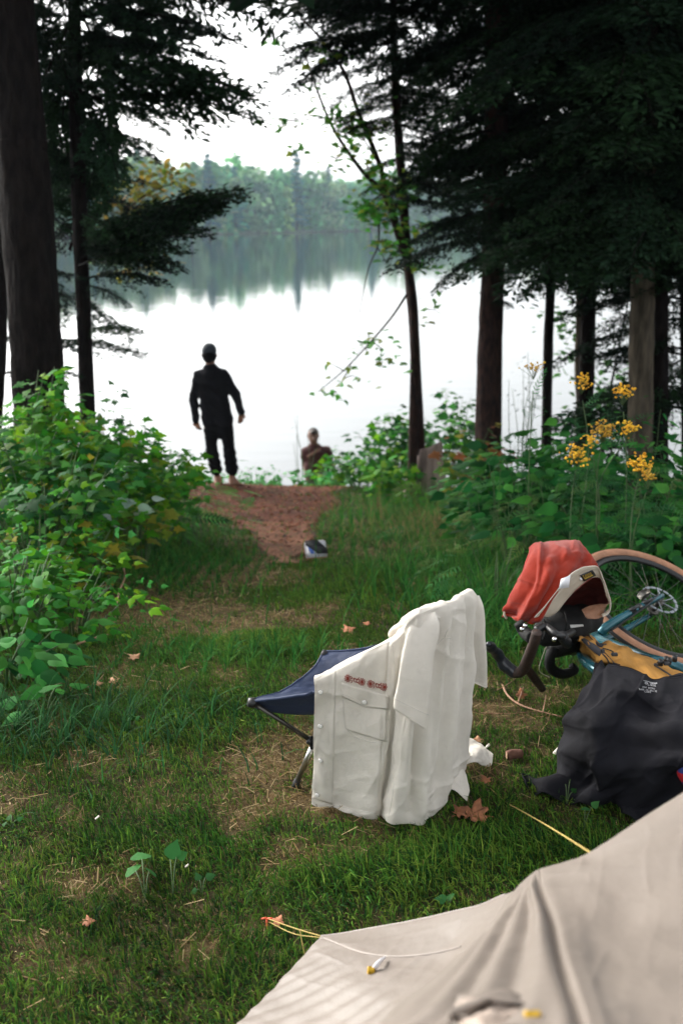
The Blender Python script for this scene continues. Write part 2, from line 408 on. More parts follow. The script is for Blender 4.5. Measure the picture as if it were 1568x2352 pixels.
# ---------------------------------------------------------------- leaf templates (length 1 along +x, normal +z)
def fan(outline, fold=.12, droop=.15):
    o = np.array(outline, float); n = len(o)
    P = np.vstack([[[.42, 0]], o]); z = -fold * np.abs(P[:, 1]) - droop * P[:, 0] ** 2
    V = np.column_stack([P, z]); k = np.arange(n)
    return V, [np.stack([np.zeros(n, int), 1 + k, 1 + (k + 1) % n], -1)]
half = [(.0, .03), (-.10, .16), (-.06, .34), (.12, .24), (.16, .34), (.22, .58), (.40, .44), (.46, .24), (.60, .30), (.66, .16), (.82, .14)]
MAPLE = fan([(0, 0)] + half + [(1.0, 0)] + [(x, -y) for x, y in half[::-1]])
oh = [(.03, .09), (.14, .24), (.30, .30), (.46, .26), (.62, .19), (.80, .08)]
OVATE = fan([(0, 0)] + oh + [(1.0, 0)] + [(x, -y) for x, y in oh[::-1]], .25, .2)
lh = [(.15, .07), (.45, .10), (.75, .06)]
LANCE = fan([(0, 0)] + lh + [(1.0, 0)] + [(x, -y) for x, y in lh[::-1]], .3, .3)
def compound(n=5, L=.34, base=OVATE):
    """pinnate or palmate leaf out of small leaflets"""
    parts = []
    for i in range(n):
        x = .15 + .75 * i / (n - 1)
        for s in (-1, 1):
            a = s * R(62 - 25 * i / n); l = L * (1 - .55 * abs(i / (n - 1) - .35))
            c, sn = math.cos(a), math.sin(a)
            V = base[0] * l; V = np.column_stack([V[:, 0] * c - V[:, 1] * sn + x, V[:, 0] * sn + V[:, 1] * c, V[:, 2] - .25 * x * x])
            parts.append((V, base[1]))
    V = base[0] * L; parts.append((V + [.88, 0, -.2], base[1]))
    return join(parts)
FERN = compound(8, .26, LANCE)
TANSYLEAF = compound(7, .24, LANCE)
RASP = compound(2, .5, OVATE)
def rnd(n): return rng.normal(size=(n, 3))
def leaf_cols(n, pal, sd=.18):
    pal = np.array(pal); c = pal[rng.integers(0, len(pal), n)]
    return np.clip(c * (1 + sd * rng.normal(size=(n, 1))) * (1 + .07 * rng.normal(size=(n, 3))), .004, 1)
G_MAPLE = [(.042, .19, .012), (.07, .25, .012), (.025, .14, .014), (.14, .30, .014), (.04, .21, .022)]
G_YEL = [(.14, .20, .02), (.20, .19, .02), (.09, .18, .02), (.17, .19, .02)]
G_DARK = [(.016, .11, .024), (.03, .15, .026), (.012, .075, .018), (.05, .19, .03)]
G_BRIGHT = [(.05, .26, .05), (.06, .30, .06), (.045, .22, .04)]

def shrub(name, label, cat, base, h, r, nstem, nleaf, size, leaf=MAPLE, pal=G_MAPLE, up=.55, group=None, lean=(0, 0), low=.25, stemr=.006, yel=0.0, spread=1.0, droopy=.15):
    """stems fan out from the base, leaves stand along them on short stalks"""
    base = np.asarray(base, float); t = thing(name, label, cat, base, group)
    sv = []; LP = []; LD = []
    for i in range(nstem):
        a = rng.uniform(0, 2 * np.pi); rr = r * math.sqrt(rng.uniform(.02, 1)); hh = h * (1 - .35 * (rr / r) ** 2) * rng.uniform(.72, 1.05)
        b0 = base + np.array([math.cos(a), math.sin(a), 0]) * rr * .3 * spread; b0[2] = float(gz(b0[0], b0[1])) - .02
        top = base + np.array([math.cos(a) * rr + lean[0] * hh, math.sin(a) * rr + lean[1] * hh, hh])
        mid = (b0 + top) / 2 + np.array([math.cos(a), math.sin(a), 0]) * -.12 * rr + np.array([0, 0, .10 * hh]) + rng.normal(size=3) * .03 * h
        P = crspline([b0, mid, top], 9)
        sv.append(tube(P, np.linspace(stemr, stemr * .35, 9), 4, cap=False))
        k = max(3, nleaf // nstem)
        s = low + (1 - low) * rng.uniform(0, 1, k) ** .75
        q = crspline([b0, mid, top], 60)[(s * 59).astype(int)]
        d = norm(rnd(k) * [1, 1, .35] + [.4 * math.cos(a), .4 * math.sin(a), .1])
        LP.append(q + d * size * rng.uniform(.3, 2.2, (k, 1)) * [1, 1, .8]); LD.append(d)
    V, Fl = join(sv); mesh('stem', V, Fl, M['stem'], t)
    LP = np.concatenate(LP); LD = np.concatenate(LD); n = len(LP)
    gl = gz(LP[:, 0], LP[:, 1]) + .02; LP[:, 2] = np.maximum(LP[:, 2], gl)
    nr = norm(np.array([0, -.25, up + .35]) + rnd(n) * .38 + LD * .25)
    LD2 = norm(LD * [1, 1, .3] - [0, 0, droopy])
    B = basis(LD2, nr) * (size * rng.uniform(.4, 1.35, n))[:, None, None]
    col = leaf_cols(n, pal)
    if yel: m = rng.uniform(size=n) < yel; col[m] = leaf_cols(int(m.sum()), G_YEL)
    V, Fl, tn = stamp(leaf[0], leaf[1], B, LP, col)
    mesh('foliage', V, Fl, M['leaf'], t, tint=tn)
    return t

# ---------------------------------------------------------------- conifer boughs
NEED = (np.array([[0, -.5, 0], [.55, -.6, -.03], [1, 0, -.1], [.5, .55, -.03]], float) * [1, .30, 1], [np.array([[0, 1, 2, 3]])])
def bough_template(seed, ntw=26, sub=5, cl=.062):
    """hemlock bough, length 1 along +x, flattened spray"""
    r = np.random.default_rng(seed); tv = []; P = []; Dd = []
    ax = lambda x: np.array([x, .05 * math.sin(x * 4 + seed), .10 * x - .30 * x * x])
    tv.append(tube([ax(x) for x in np.linspace(0, 1, 9)], np.linspace(.012, .002, 9), 4, cap=False))
    for i in range(ntw):
        x = .10 + .90 * (i + r.uniform(0, 1)) / ntw; o = ax(x)
        for s in (-1, 1):
            if r.uniform() < .12: continue
            L = (.40 * (1 - x) + .10) * r.uniform(.6, 1.1) * (min(1, x * 3.5)); an = s * R(r.uniform(42, 68))
            d = np.array([math.cos(an), math.sin(an), r.uniform(-.35, .05)])
            m = max(2, int(L / .030))
            for j in range(m):
                f = (j + .5) / m; p = o + d * L * f + [0, 0, -.25 * L * f * f]
                for s2 in range(sub):
                    a2 = an + r.uniform(-1.1, 1.1); d2 = np.array([math.cos(a2), math.sin(a2), r.uniform(-.5, .15)])
                    P.append(p + r.normal(size=3) * .012); Dd.append(d2)
    P = np.array(P); Dd = norm(Dd); n = len(P)
    nr = norm(np.array([0, 0, 1]) + r.normal(size=(n, 3)) * .45)
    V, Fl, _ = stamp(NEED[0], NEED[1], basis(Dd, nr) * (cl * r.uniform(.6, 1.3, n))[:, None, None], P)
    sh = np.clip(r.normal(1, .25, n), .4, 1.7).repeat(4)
    return join(tv), (V, Fl, sh)
BT = [bough_template(s, 26, 4, .048) for s in range(5)]
BTC = [bough_template(s + 20, 15, 2, .12) for s in range(3)]
def add_boughs(specs, pal, fine=True):
    """specs: (origin, dir, length)"""
    wood = []; nv = []; cols = []
    for (o, d, L) in specs:
        k = rng.integers(0, 5 if fine else 3); (wV, wF), (nV, nF, sh) = (BT if fine else BTC)[k]
        d = norm(d); B = basis(d, norm(np.array([0, 0, 1.0]) + rng.normal(size=3) * .18 + (0 if abs(d[2]) < .9 else .5)))
        B = B * np.array([L, L * rng.uniform(.8, 1.1) * rng.choice([-1, 1]), L])[:, None]
        wood.append((wV @ B + o, wF)); nv.append((nV @ B + o, nF))
        c = np.array(pal[rng.integers(0, len(pal))]) * rng.uniform(.75, 1.25)
        cols.append(sh[:, None] * c)
    return wood, nv, np.concatenate(cols)
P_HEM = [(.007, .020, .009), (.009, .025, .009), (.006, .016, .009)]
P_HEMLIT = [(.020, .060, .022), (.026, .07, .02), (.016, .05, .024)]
def trunk_pts(pts, y):
    return [PY(u, v, y + (q[2] if len(q) > 2 else 0)) for q in pts for u, v in [q[:2]]]
def conifer(name, label, pts, y, wpx, top, boughs, bark='bark', group=None, lit=0.0, hmin=None, nb=60, bl=(1.0, 1.9), zc=None, azi=None, cat='tree', coarse=34, pal=None, flare=1.25):
    """pts: trunk axis in picture px at distance y (bottom first); wpx width px"""
    A = np.array(trunk_pts(pts, y)); b0 = A[0].copy(); b0[2] = float(gz(b0[0], b0[1])) - .1
    d = norm(A[-1] - A[-2]); ext = A[-1] + d * (top - A[-1][2]) / max(d[2], .3)
    if A[0][2] > b0[2] + .15: 
        s = (A[1] - A[0]) / max((A[1] - A[0])[2], .1); b0[:2] = (A[0] + s * (b0[2] - A[0][2]))[:2]; b0[2] = float(gz(b0[0], b0[1])) - .1
        A = np.vstack([b0, A])
    A = np.vstack([A, ext])
    ax = y + .3; r0 = wpx / 2 / FPX * ax
    hz = A[:, 2]; f = (hz - hz[0]) / (hz[-1] - hz[0])
    rad = r0 * (1.05 - .95 * f ** 1.3); rad[0] *= flare
    t = thing(name, label, cat, b0 + [0, 0, .1], group)
    n = 90; P = crspline(A, n); rr = np.interp(np.linspace(0, 1, n), np.linspace(0, 1, len(rad)), rad)
    V, Fl = tube(P, rr, 18, cap=False)
    ang = np.tile(np.arange(18), n); k = np.repeat(np.arange(n), 18)
    bumpv = (1 + .06 * (vnoise(ang * 1.0, k * .6, 1.4, int(y * 7)) - .5) * 2 + .05 * np.sin(ang * 2.1 + k * .13))
    C0 = np.repeat(P, 18, 0); V = C0 + (V - C0) * bumpv[:, None]
    mesh('trunk', V, Fl, M[bark], t)
    spec = [(np.asarray(o), np.asarray(dd), L) for o, dd, L in boughs]
    if zc is not None:
        for i in range(nb):
            z = rng.uniform(zc[0], min(zc[1], 4.6)); q = np.array([np.interp(z, P[:, 2], P[:, k]) for k in range(3)])
            a = rng.uniform(*(azi or (0, 2 * np.pi)))
            spec.append((q, np.array([math.cos(a), math.sin(a), rng.uniform(-.25, .25)]), rng.uniform(*bl)))
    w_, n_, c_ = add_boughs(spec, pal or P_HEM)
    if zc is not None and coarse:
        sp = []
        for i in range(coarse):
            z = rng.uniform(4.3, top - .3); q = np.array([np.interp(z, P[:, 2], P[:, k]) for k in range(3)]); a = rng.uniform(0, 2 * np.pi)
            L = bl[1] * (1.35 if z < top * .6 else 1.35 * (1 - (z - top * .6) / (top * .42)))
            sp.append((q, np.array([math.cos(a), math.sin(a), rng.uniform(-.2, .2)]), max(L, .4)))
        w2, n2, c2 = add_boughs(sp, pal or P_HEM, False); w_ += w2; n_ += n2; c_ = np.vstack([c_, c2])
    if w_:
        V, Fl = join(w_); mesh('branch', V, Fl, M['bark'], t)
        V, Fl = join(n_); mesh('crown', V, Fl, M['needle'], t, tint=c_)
    return t
def B2(u0, v0, y0, u1, v1, y1):
    """a bough from one point of the picture to another"""
    a = PY(u0, v0, y0); b = PY(u1, v1, y1); L = np.linalg.norm(b - a); b = b + [0, 0, .12 * L]
    return (a, b - a, L * .92)
# left side
conifer('pine_tree', 'thick dark trunked pine at the left edge of the photo, rising behind the leafy shrubs', [(95, 1000), (78, 700), (52, 350), (20, -60)], 7.4, 112, 13, [], zc=(3.4, 4.6), nb=14, bl=(1.0, 1.8), coarse=30)
lb = [B2(190, 560, 9.4, 545, 392, 8.7), B2(190, 600, 9.4, 480, 490, 9.0), B2(185, 640, 9.3, 400, 630, 8.9), B2(185, 560, 9.4, 500, 450, 9.0), B2(185, 540, 9.5, 420, 520, 9.3), B2(190, 610, 9.2, 420, 560, 8.7),
      B2(175, 180, 9.5, 655, 215, 9.0), B2(180, 150, 9.4, 560, 170, 9.2), B2(180, 110, 9.4, 520, 110, 9.2), B2(180, 40, 9.4, 570, 60, 9.0), B2(180, 260, 9.4, 430, 250, 9.2), B2(180, 300, 9.4, 380, 330, 9.2), B2(185, 380, 9.5, 290, 370, 9.4),
      B2(180, -20, 9.4, 480, 10, 9.2), B2(180, 70, 9.4, 400, 150, 9.0), B2(180, 220, 9.4, 400, 290, 9.0),
      B2(195, 760, 9.4, 330, 750, 9.0), B2(195, 650, 9.4, 300, 700, 9.2), B2(190, 540, 9.4, 60, 470, 9.6), B2(190, 420, 9.4, 70, 450, 9.4), B2(180, 300, 9.4, 60, 300, 9.4), B2(195, 790, 9.4, 110, 800, 9.3)]
lb += [B2(175, rng.uniform(-40, 640), 9.5, 180 + rng.choice([-1, 1]) * rng.uniform(50, 150), rng.uniform(-40, 620), rng.uniform(8.7, 10.3)) for _ in range(16)]
lb += [B2(185, rng.uniform(480, 600), 9.4, rng.uniform(300, 480), rng.uniform(500, 610), rng.uniform(8.7, 9.4)) for _ in range(10)]
lb += [B2(186, 590, 9.4, 548 - k * 18, 400 + k * 14, 8.9 + .08 * k) for k in range(5)]
lb += [B2(178, v_, 9.4, 95 + k * 9, v_ - 30 + 12 * k, 9.4 + .15 * k) for k, v_ in enumerate(range(90, 560, 60))]
lb += [B2(178, rng.uniform(-40, 300), 9.4, rng.uniform(300, 560), rng.uniform(-30, 290), rng.uniform(8.6, 9.8)) for _ in range(12)]
lb += [B2(180, 230, 9.5, 620, 235, 9.1), B2(180, 200, 9.4, 600, 190, 9.3), B2(185, 130, 9.4, 480, 215, 9.2)]
conifer('hemlock_tree', 'slimmer dark hemlock right of the thick left pine, its boughs reaching out over the lake', [(202, 960), (192, 700), (180, 400), (172, 100), (168, -60)], 9.4, 34, 12, lb, zc=(3.6, 4.6), nb=12, coarse=26, pal=P_HEM + [(.014, .042, .018), (.018, .05, .018)])  # lighter greens in the palette paint light onto some boughs
conifer('spruce_tree', 'black trunk cut by the left edge of the photo, left of the thick pine', [(-12, 1000), (0, 700), (-4, 300)], 8.6, 34, 11, [B2(0, v, 8.6, 60 + 60 * (i % 3), v - 20, 9.4) for i, v in enumerate(range(40, 900, 75))], zc=(2.0, 4.5), nb=16, azi=(2.2, 4.8), bl=(.8, 1.4))
# right side
def cloud(u0, u1, v0, v1, y0, y1, n, L=(.7, 1.3), src=None):
    out = []
    for i in range(n):
        u, v, y = rng.uniform(u0, u1), rng.uniform(v0, v1), rng.uniform(y0, y1)
        a = PY(u, v, y); c = a.copy()
        ang = rng.uniform(0, 2 * np.pi); out.append((a, np.array([math.cos(ang), math.sin(ang) * .6, rng.uniform(-.3, .1)]), rng.uniform(*L)))
    return out
def from_trunk(pts, y, n, vr, L, side=None):
    out = []
    us = [q[0] for q in pts][::-1]; vs = [q[1] for q in pts][::-1]
    for i in range(n):
        v = rng.uniform(*vr); u = np.interp(v, vs, us); a = rng.uniform(0, 2 * np.pi)
        if side is not None and rng.uniform() < .7: a = side + rng.uniform(-.9, .9)
        out.append((PY(u, v, y), np.array([math.cos(a), math.sin(a), rng.uniform(-.28, .12)]), rng.uniform(*L)))
    return out
tE = [(1118, 1050), (1124, 800), (1132, 600), (1138, 300), (1142, -60)]
conifer('pine_tree', 'reddish barked straight pine with a thick trunk, right of the slender leafy sapling', tE, 10.2, 54, 14,
        from_trunk(tE, 10.2, 14, (60, 600), (.6, 1.2)) + from_trunk(tE, 10.2, 22, (-60, 560), (.6, 1.2), math.pi) + from_trunk(tE, 10.2, 22, (420, 560), (.6, 1.0)) + [B2(1124, 690, 10.2, 1180, 700, 9.8)], 'bark_red', zc=(3.2, 4.6), nb=16, flare=1.1)
tF = [(1254, 990), (1258, 800), (1266, 600), (1272, 300), (1278, -60)]
conifer('hemlock_tree', 'thin straight black trunk behind the yellow flowers, first right of the reddish pine', tF, 10.8, 22, 10, from_trunk(tF, 10.8, 34, (-40, 620), (.8, 1.5)), zc=(3.0, 4.6), nb=10)
tG = [(1338, 1020), (1346, 850), (1354, 600), (1360, 300), (1362, -60)]
conifer('hemlock_tree', 'dark medium trunk of the pair right of the thin black trunk', tG, 10.4, 34, 12, from_trunk(tG, 10.4, 56, (-40, 630), (.9, 1.7)), zc=(3.0, 4.6), nb=12)
tG2 = [(1336, 1000), (1328, 850), (1330, 700), (1322, 500), (1316, -60)]
conifer('birch_tree', 'paler slim trunk touching the left side of the dark medium trunk', tG2, 11.6, 18, 9, from_trunk(tG2, 11.6, 10, (-40, 500), (.8, 1.4)), 'bark_pale', zc=(3.5, 4.6), nb=6)
tH = [(1470, 960), (1472, 800), (1476, 600), (1480, 300), (1482, -60)]
conifer('pine_tree', 'pale barked thick pine with a broken side limb, third dark mass from the right edge', tH, 8.9, 52, 14, from_trunk(tH, 8.9, 50, (-40, 560), (.9, 1.7)) + from_trunk(tH, 8.9, 16, (300, 660), (.8, 1.4), 0), 'bark_pale', zc=(3.0, 4.6), nb=14, flare=1.1)
tH2 = [(1512, 960), (1512, 800), (1512, 600), (1508, 300), (1506, -60)]
conifer('pine_tree', 'black trunk pressed against the right side of the pale barked pine', tH2, 9.2, 40, 13, from_trunk(tH2, 9.2, 50, (-40, 640), (.9, 1.6)), 'bark', zc=(3.0, 4.6), nb=14, flare=1.1)
tI = [(1578, 1000), (1574, 800), (1572, 500), (1572, -60)]
conifer('spruce_tree', 'dark spruce at the right edge of the photo with low hanging boughs', tI, 9.6, 26, 12, from_trunk(tI, 9.6, 60, (-40, 960), (.7, 1.4), math.pi), zc=(3.0, 4.6), nb=14)
for k_, (u_, y_, lab_) in enumerate([(1142, 12.6, 'background hemlock hidden behind the reddish pine, its boughs spreading on both sides'), (1494, 12.2, 'background hemlock directly behind the pale barked pine'), (1660, 11.0, 'background hemlock beyond the right edge reaching in with dark boughs'), (40, 12.5, 'background hemlock seen in the gap between the two left trunks')]):
    tK = [(u_, 960), (u_ + 4, 600), (u_ + 8, 300), (u_ + 10, -60)]
    conifer('hemlock_tree', lab_, tK, y_, 18, 11, from_trunk(tK, y_, (20, 34, 40, 10)[k_], (-60, 600 if k_ < 3 else 800), (1.0, 1.9)), 'bark', zc=(3.4, 4.6), nb=10, flare=1.1)
tD = [(925, 470), (915, 300), (908, 150), (900, -60)]
# saplings with leaf sprays
def sapling(name, label, stems, leaves, size, pal, bark='bark', leaf=MAPLE, group=None, extra=()):
    """stems: list of (points px, y, width px list); leaves: (u,v,spread_u,spread_v,y,n)"""
    P0 = PY(stems[0][0][0][0], stems[0][0][0][1], stems[0][1]); b0 = P0.copy(); b0[2] = float(gz(*b0[:2]))
    t = thing(name, label, 'tree', b0, group); first = True; parts = []
    for pts, y, wd in stems:
        A = [PY(u, v, y + (0 if first else dy)) for (u, v), dy in zip(pts, np.linspace(0, rng.uniform(-.3, .3), len(pts)))]
        r = [x / 2 / FPX * (y + .3) for x in np.interp(np.linspace(0, 1, len(pts)), np.linspace(0, 1, len(wd)), wd)]
        if first: A = [np.array([A[0][0], A[0][1], b0[2] - .1])] + A; r = [r[0] * 1.1] + r
        tv = tube(A, r, 10 if first else 6, seg=40, cap=False)
        if first: mesh('trunk', tv[0], tv[1], M[bark], t)
        else: parts.append(tv)
        first = False
    LP = []; y = stems[0][1]
    for (u, v, su, sv, dy, n) in leaves:
        c = np.array([PY(u + a, v + b, y + dy + e) for a, b, e in zip(rng.normal(size=n) * su, rng.normal(size=n) * sv, rng.normal(size=n) * .15)]); LP.append(c)
        # a twig towards the cluster
        for q in range(max(1, n // 8)):
            k = c[rng.integers(0, n)]; parts.append(tube([c.mean(0) + rng.normal(size=3) * .03, (c.mean(0) + k) / 2 + [0, 0, .02], k], [.006, .004, .002], 4, cap=False))
    if parts: V, Fl = join(parts); mesh('branch', V, Fl, M[bark], t)
    LP = np.concatenate(LP); n = len(LP); d = norm(rnd(n) * [1, 1, .3] - [0, 0, .15]); nr = norm(np.array([0, 0, 1.0]) + rnd(n) * .35)
    V, Fl, tn = stamp(leaf[0], leaf[1], basis(d, nr) * (size * rng.uniform(.5, 1.2, n))[:, None, None], LP, leaf_cols(n, pal))
    mesh('crown', V, Fl, M['leaf'], t, tint=tn)
    return t
ym = 11.2
conifer('hemlock_tree', 'dark hemlock whose trunk joins the slender sapling and fills the upper middle with black boughs', [(962, 985), (950, 760), (936, 600), (925, 450), (914, 300), (906, 150), (900, -60)], ym, 22, 11,
        from_trunk(tD, ym, 26, (-60, 300), (.4, .8)) + from_trunk(tD, ym, 30, (130, 470), (.4, .8), 0) + from_trunk(tD, ym, 15, (-70, 110), (.8, 1.3), math.pi), 'bark_red', zc=(3.6, 4.6), nb=12, bl=(.7, 1.2), flare=1.1)
sapling('maple_sapling', 'slender forked maple sapling with few bright green leaves, in front of the lake', [
    ([(952, 780), (938, 620), (922, 560), (900, 490), (884, 445)], ym - .15, [20, 16]),
    ([(884, 445), (872, 380), (822, 255), (790, 165), (742, 95), (690, 40)], ym - .2, [13, 4]),
    ([(884, 445), (838, 400), (800, 350), (760, 285), (720, 185), (700, 120)], ym - .2, [11, 3]),
    ([(835, 280), (800, 270), (700, 275)], ym - .2, [4, 1.5]), ([(800, 350), (760, 330), (690, 345)], ym - .2, [4, 1.5]), ([(872, 380), (800, 290), (620, 250)], ym - .1, [4, 1.5]),
    ([(868, 480), (868, 560), (845, 620), (825, 720)], ym - .2, [5, 1.5]), ([(935, 675), (890, 740), (800, 840), (730, 900)], ym - .2, [6, 1.5]), ([(868, 570), (885, 600)], ym - .2, [3, 1.5]),
    ], [(845, 478, 20, 16, -.2, 120), (880, 430, 16, 25, -.2, 70), (900, 470, 20, 30, -.3, 70), (885, 565, 22, 12, -.2, 46), (965, 518, 22, 7, -.2, 34), (965, 608, 25, 8, -.2, 36), (930, 560, 25, 30, -.2, 36), (920, 440, 16, 26, -.2, 50),
        (850, 790, 22, 22, -.3, 34), (800, 860, 30, 20, -.3, 26), (890, 820, 25, 20, -.3, 22), (760, 900, 25, 14, -.3, 14), (700, 275, 50, 12, -.2, 34), (640, 285, 24, 8, -.2, 12), (800, 290, 36, 20, -.2, 90), (840, 300, 30, 26, -.2, 80), (780, 370, 24, 14, -.2, 30), (850, 390, 20, 20, -.2, 40), (750, 120, 40, 20, -.2, 30), (680, 345, 22, 8, -.2, 14),
        (770, 240, 35, 18, -.2, 26), (640, 90, 18, 5, -.2, 10), (720, 200, 28, 24, -.2, 18), (985, 710, 14, 24, -.2, 14), (815, 345, 30, 18, -.2, 26)], .085, [(.06, .24, .03), (.08, .27, .03), (.05, .2, .03), (.2, .27, .03)], 'bark_red')
sapling('yellow_birch', 'yellowish green birch foliage glowing behind the outstretched hemlock bough on the left', [([(196, 950), (196, 700), (215, 520), (290, 380)], 13.5, [10, 5]), ([(280, 500), (330, 450), (400, 420)], 13.5, [5, 2])],
        [(330, 420, 50, 22, 0, 190), (300, 480, 60, 30, 0, 170), (395, 400, 22, 18, 0, 70), (350, 500, 40, 18, 0, 70), (340, 600, 35, 16, -.5, 60), (260, 560, 40, 40, 0, 90), (430, 440, 12, 10, 0, 20)], .12, [(.17, .19, .025), (.22, .2, .03), (.10, .17, .03), (.26, .19, .04)], 'bark', OVATE)
sapling('young_tree', 'small leafy tree showing light green between the dark trunks on the right', [([(1385, 1010), (1400, 900), (1420, 800), (1440, 700)], 11.8, [8, 3]), ([(1385, 900), (1340, 850), (1300, 810)], 11.8, [4, 2])],
        [(1290, 720, 30, 20, 0, 60), (1320, 760, 25, 20, 0, 30), (1400, 900, 45, 30, 0, 110), (1370, 850, 40, 20, 0, 30), (1440, 800, 60, 60, 0, 50), (1300, 820, 20, 12, 0, 18), (1420, 960, 50, 30, 0, 90)], .10, [(.045, .18, .03), (.06, .2, .03)], 'bark')
# ---------------------------------------------------------------- far shore woods
def far_tree(kind, r):
    """template of unit-ish metres: V, faces, colour"""
    P = []; s = []; h = r.uniform(17, 24) if kind == 'pine' else r.uniform(12, 18)
    tv = tube([(0, 0, 0), (0, 0, h * .55), (0, 0, h * .96)], [.26, .18, .05], 6, cap=False)
    n = 420 if kind == 'pine' else 460
    if kind == 'pine':
        z = h * (.10 + .90 * r.uniform(0, 1, n)); lay = np.round(z / 1.25) * 1.25 * .7 + z * .3
        rad = (1 - (lay / h - .10) / .92) * h * .17 + .35; rr = rad * np.sqrt(r.uniform(.05, 1, n)); a = r.uniform(0, 6.283, n) + np.floor(lay)
        rr *= .6 + .5 * np.sin(a * 2 + lay * 2.3) ** 2
        P = np.column_stack([rr * np.cos(a), rr * np.sin(a), lay - .18 * rr]); s = r.uniform(.5, 1.1, n); nr = norm(np.array([0, 0, 1]) + r.normal(size=(n, 3)) * .5)
        c = np.array([.05, .16, .13])  # haze painted into the pine green, which is lighter and bluer
    else:
        k = 9; cc = r.normal(size=(k, 3)) * [h * .13, h * .13, h * .17] + [0, 0, h * .62]; i = r.integers(0, k, n)
        d = norm(r.normal(size=(n, 3))); P = cc[i] + d * (h * .13) * r.uniform(.55, 1, n)[:, None]; s = r.uniform(.5, 1.0, n); nr = norm(d + [0, 0, .6] + r.normal(size=(n, 3)) * .4)
        P[:, 2] = np.where(r.uniform(size=n) < .25, r.uniform(0, h * .4, n), P[:, 2])
        c = np.array([.16, .34, .13])  # broadleaf green lightened, part of the distance haze put into the colour
    dd = norm(r.normal(size=(n, 3)) * [1, 1, .3]); T = (np.array([[-.5, -.4, 0], [.5, -.45, 0], [.6, .4, 0], [-.4, .5, 0]]), [np.array([[0, 1, 2, 3]])])
    V, Fl, tn = stamp(T[0], T[1], basis(dd, nr) * (s * 1.5)[:, None, None], P, c * np.clip(r.normal(1, .25, (n, 1)), .4, 1.7))
    return tv, (V, Fl, tn)
rf = np.random.default_rng(5)
FT = [far_tree('pine', rf) for _ in range(6)] + [far_tree('oak', rf) for _ in range(6)]
def far_at(u, dist_in):
    x = (u - 784) / FPX; y = 300.0
    for _ in range(40): y = .5 * y + .5 * (float(shore_y(x * y * 1.04)) + dist_in)
    return np.array([x * y * 1.04, y, 0])
def place_far(lst):
    wood = []; cr = []; cols = []
    for p, k, s, hue in lst:
        (wV, wF), (V, Fl, tn) = FT[k]; a = rf.uniform(0, 6.28); c, sn = math.cos(a), math.sin(a)
        Rm = np.array([[c, sn, 0], [-sn, c, 0], [0, 0, 1]]) * s
        wood.append((wV @ Rm + p, wF)); cr.append((V @ Rm + p, Fl)); cols.append(tn * hue)
    return join(wood), join(cr), np.concatenate(cols)
hue_of = lambda: np.clip(rf.normal(1, .2), .6, 1.6) * np.array([1 + rf.normal() * .2, 1 + rf.normal() * .06, 1 + rf.normal() * .2])
lst = []
for d0, n in ((3, 200), (6, 90), (14, 90), (26, 80), (42, 70)):
    for i in range(n):
        u = -120 + (1568 + 420) * (i + rf.uniform()) / n; p = far_at(u, d0 + rf.uniform(-3, 6)); p[2] = float(gz(p[0], p[1])) - .3
        k = rf.integers(0, 12) if rf.uniform() < .3 else rf.integers(6, 12)
        lst.append((p, k, rf.uniform(.72, 1.08) * (.85 if k < 6 else 1.22) * (.35 if d0 == 3 else 1), hue_of()))
(a_, b_), (c_, d_), e_ = place_far(lst)
V, Fl = join([(a_, b_), (c_, d_)]); tn = np.vstack([np.tile([.07, .075, .06], (len(a_), 1)), e_])
tag(mesh('far_forest', V, Fl, M['needle'], tint=tn), 'hazy mixed forest along the far shore of the lake', 'forest', kind='stuff')
for u, d0, k, s, lab in [(690, 3, 0, 1.12, 'tall hazy pine standing above the far shore, in the middle of the photo'), (560, 2, 1, 1.0, 'bluish layered pine at the far waterline, left of the middle pine'), (505, 4, 2, 1.15, 'far pine just past the tip of the hemlock bough'),
                     (850, 4, 3, 1.0, 'far shore pine left of the maple sapling'), (640, 3, 7, 1.15, 'rounded pale green far tree left of the tallest middle pine')]:
    p = far_at(u, d0); p[2] = float(gz(p[0], p[1])) - .2
    t_ = thing('far_pine' if k < 6 else 'far_oak', lab, 'tree', p, 'single trees on the far shore'); (a_, b_), (c_, d_), e_ = place_far([(p, k, s, np.array([.8, 1, 1]))])
    mesh('trunk', a_, b_, M['bark_pale'], t_); mesh('crown', c_, d_, M['needle'], t_, tint=e_)
sm = mat('shore_reeds', (.14, .17, .09), .9, vary=.4, vscale=.4)
# pale strip of reeds at the far waterline
P = []
for i in range(900):
    u = rf.uniform(380, 1250); q = far_at(u, rf.uniform(-3.5, 2)); P.append(q)
P = np.array(P); P[:, 2] = WATER; n = len(P); T = (np.array([[-.9, 0, 0], [.9, 0, 0], [.6, 0, 1.0], [-.5, 0, .8]]), [np.array([[0, 1, 2, 3]])])
Bm = np.tile(np.eye(3), (n, 1, 1)) * rf.uniform(.3, .7, n)[:, None, None]
V, Fl, _ = stamp(T[0], T[1], Bm, P)
tag(mesh('reeds', V, Fl, sm), 'pale strip of reeds along the far waterline', 'reeds', kind='stuff')

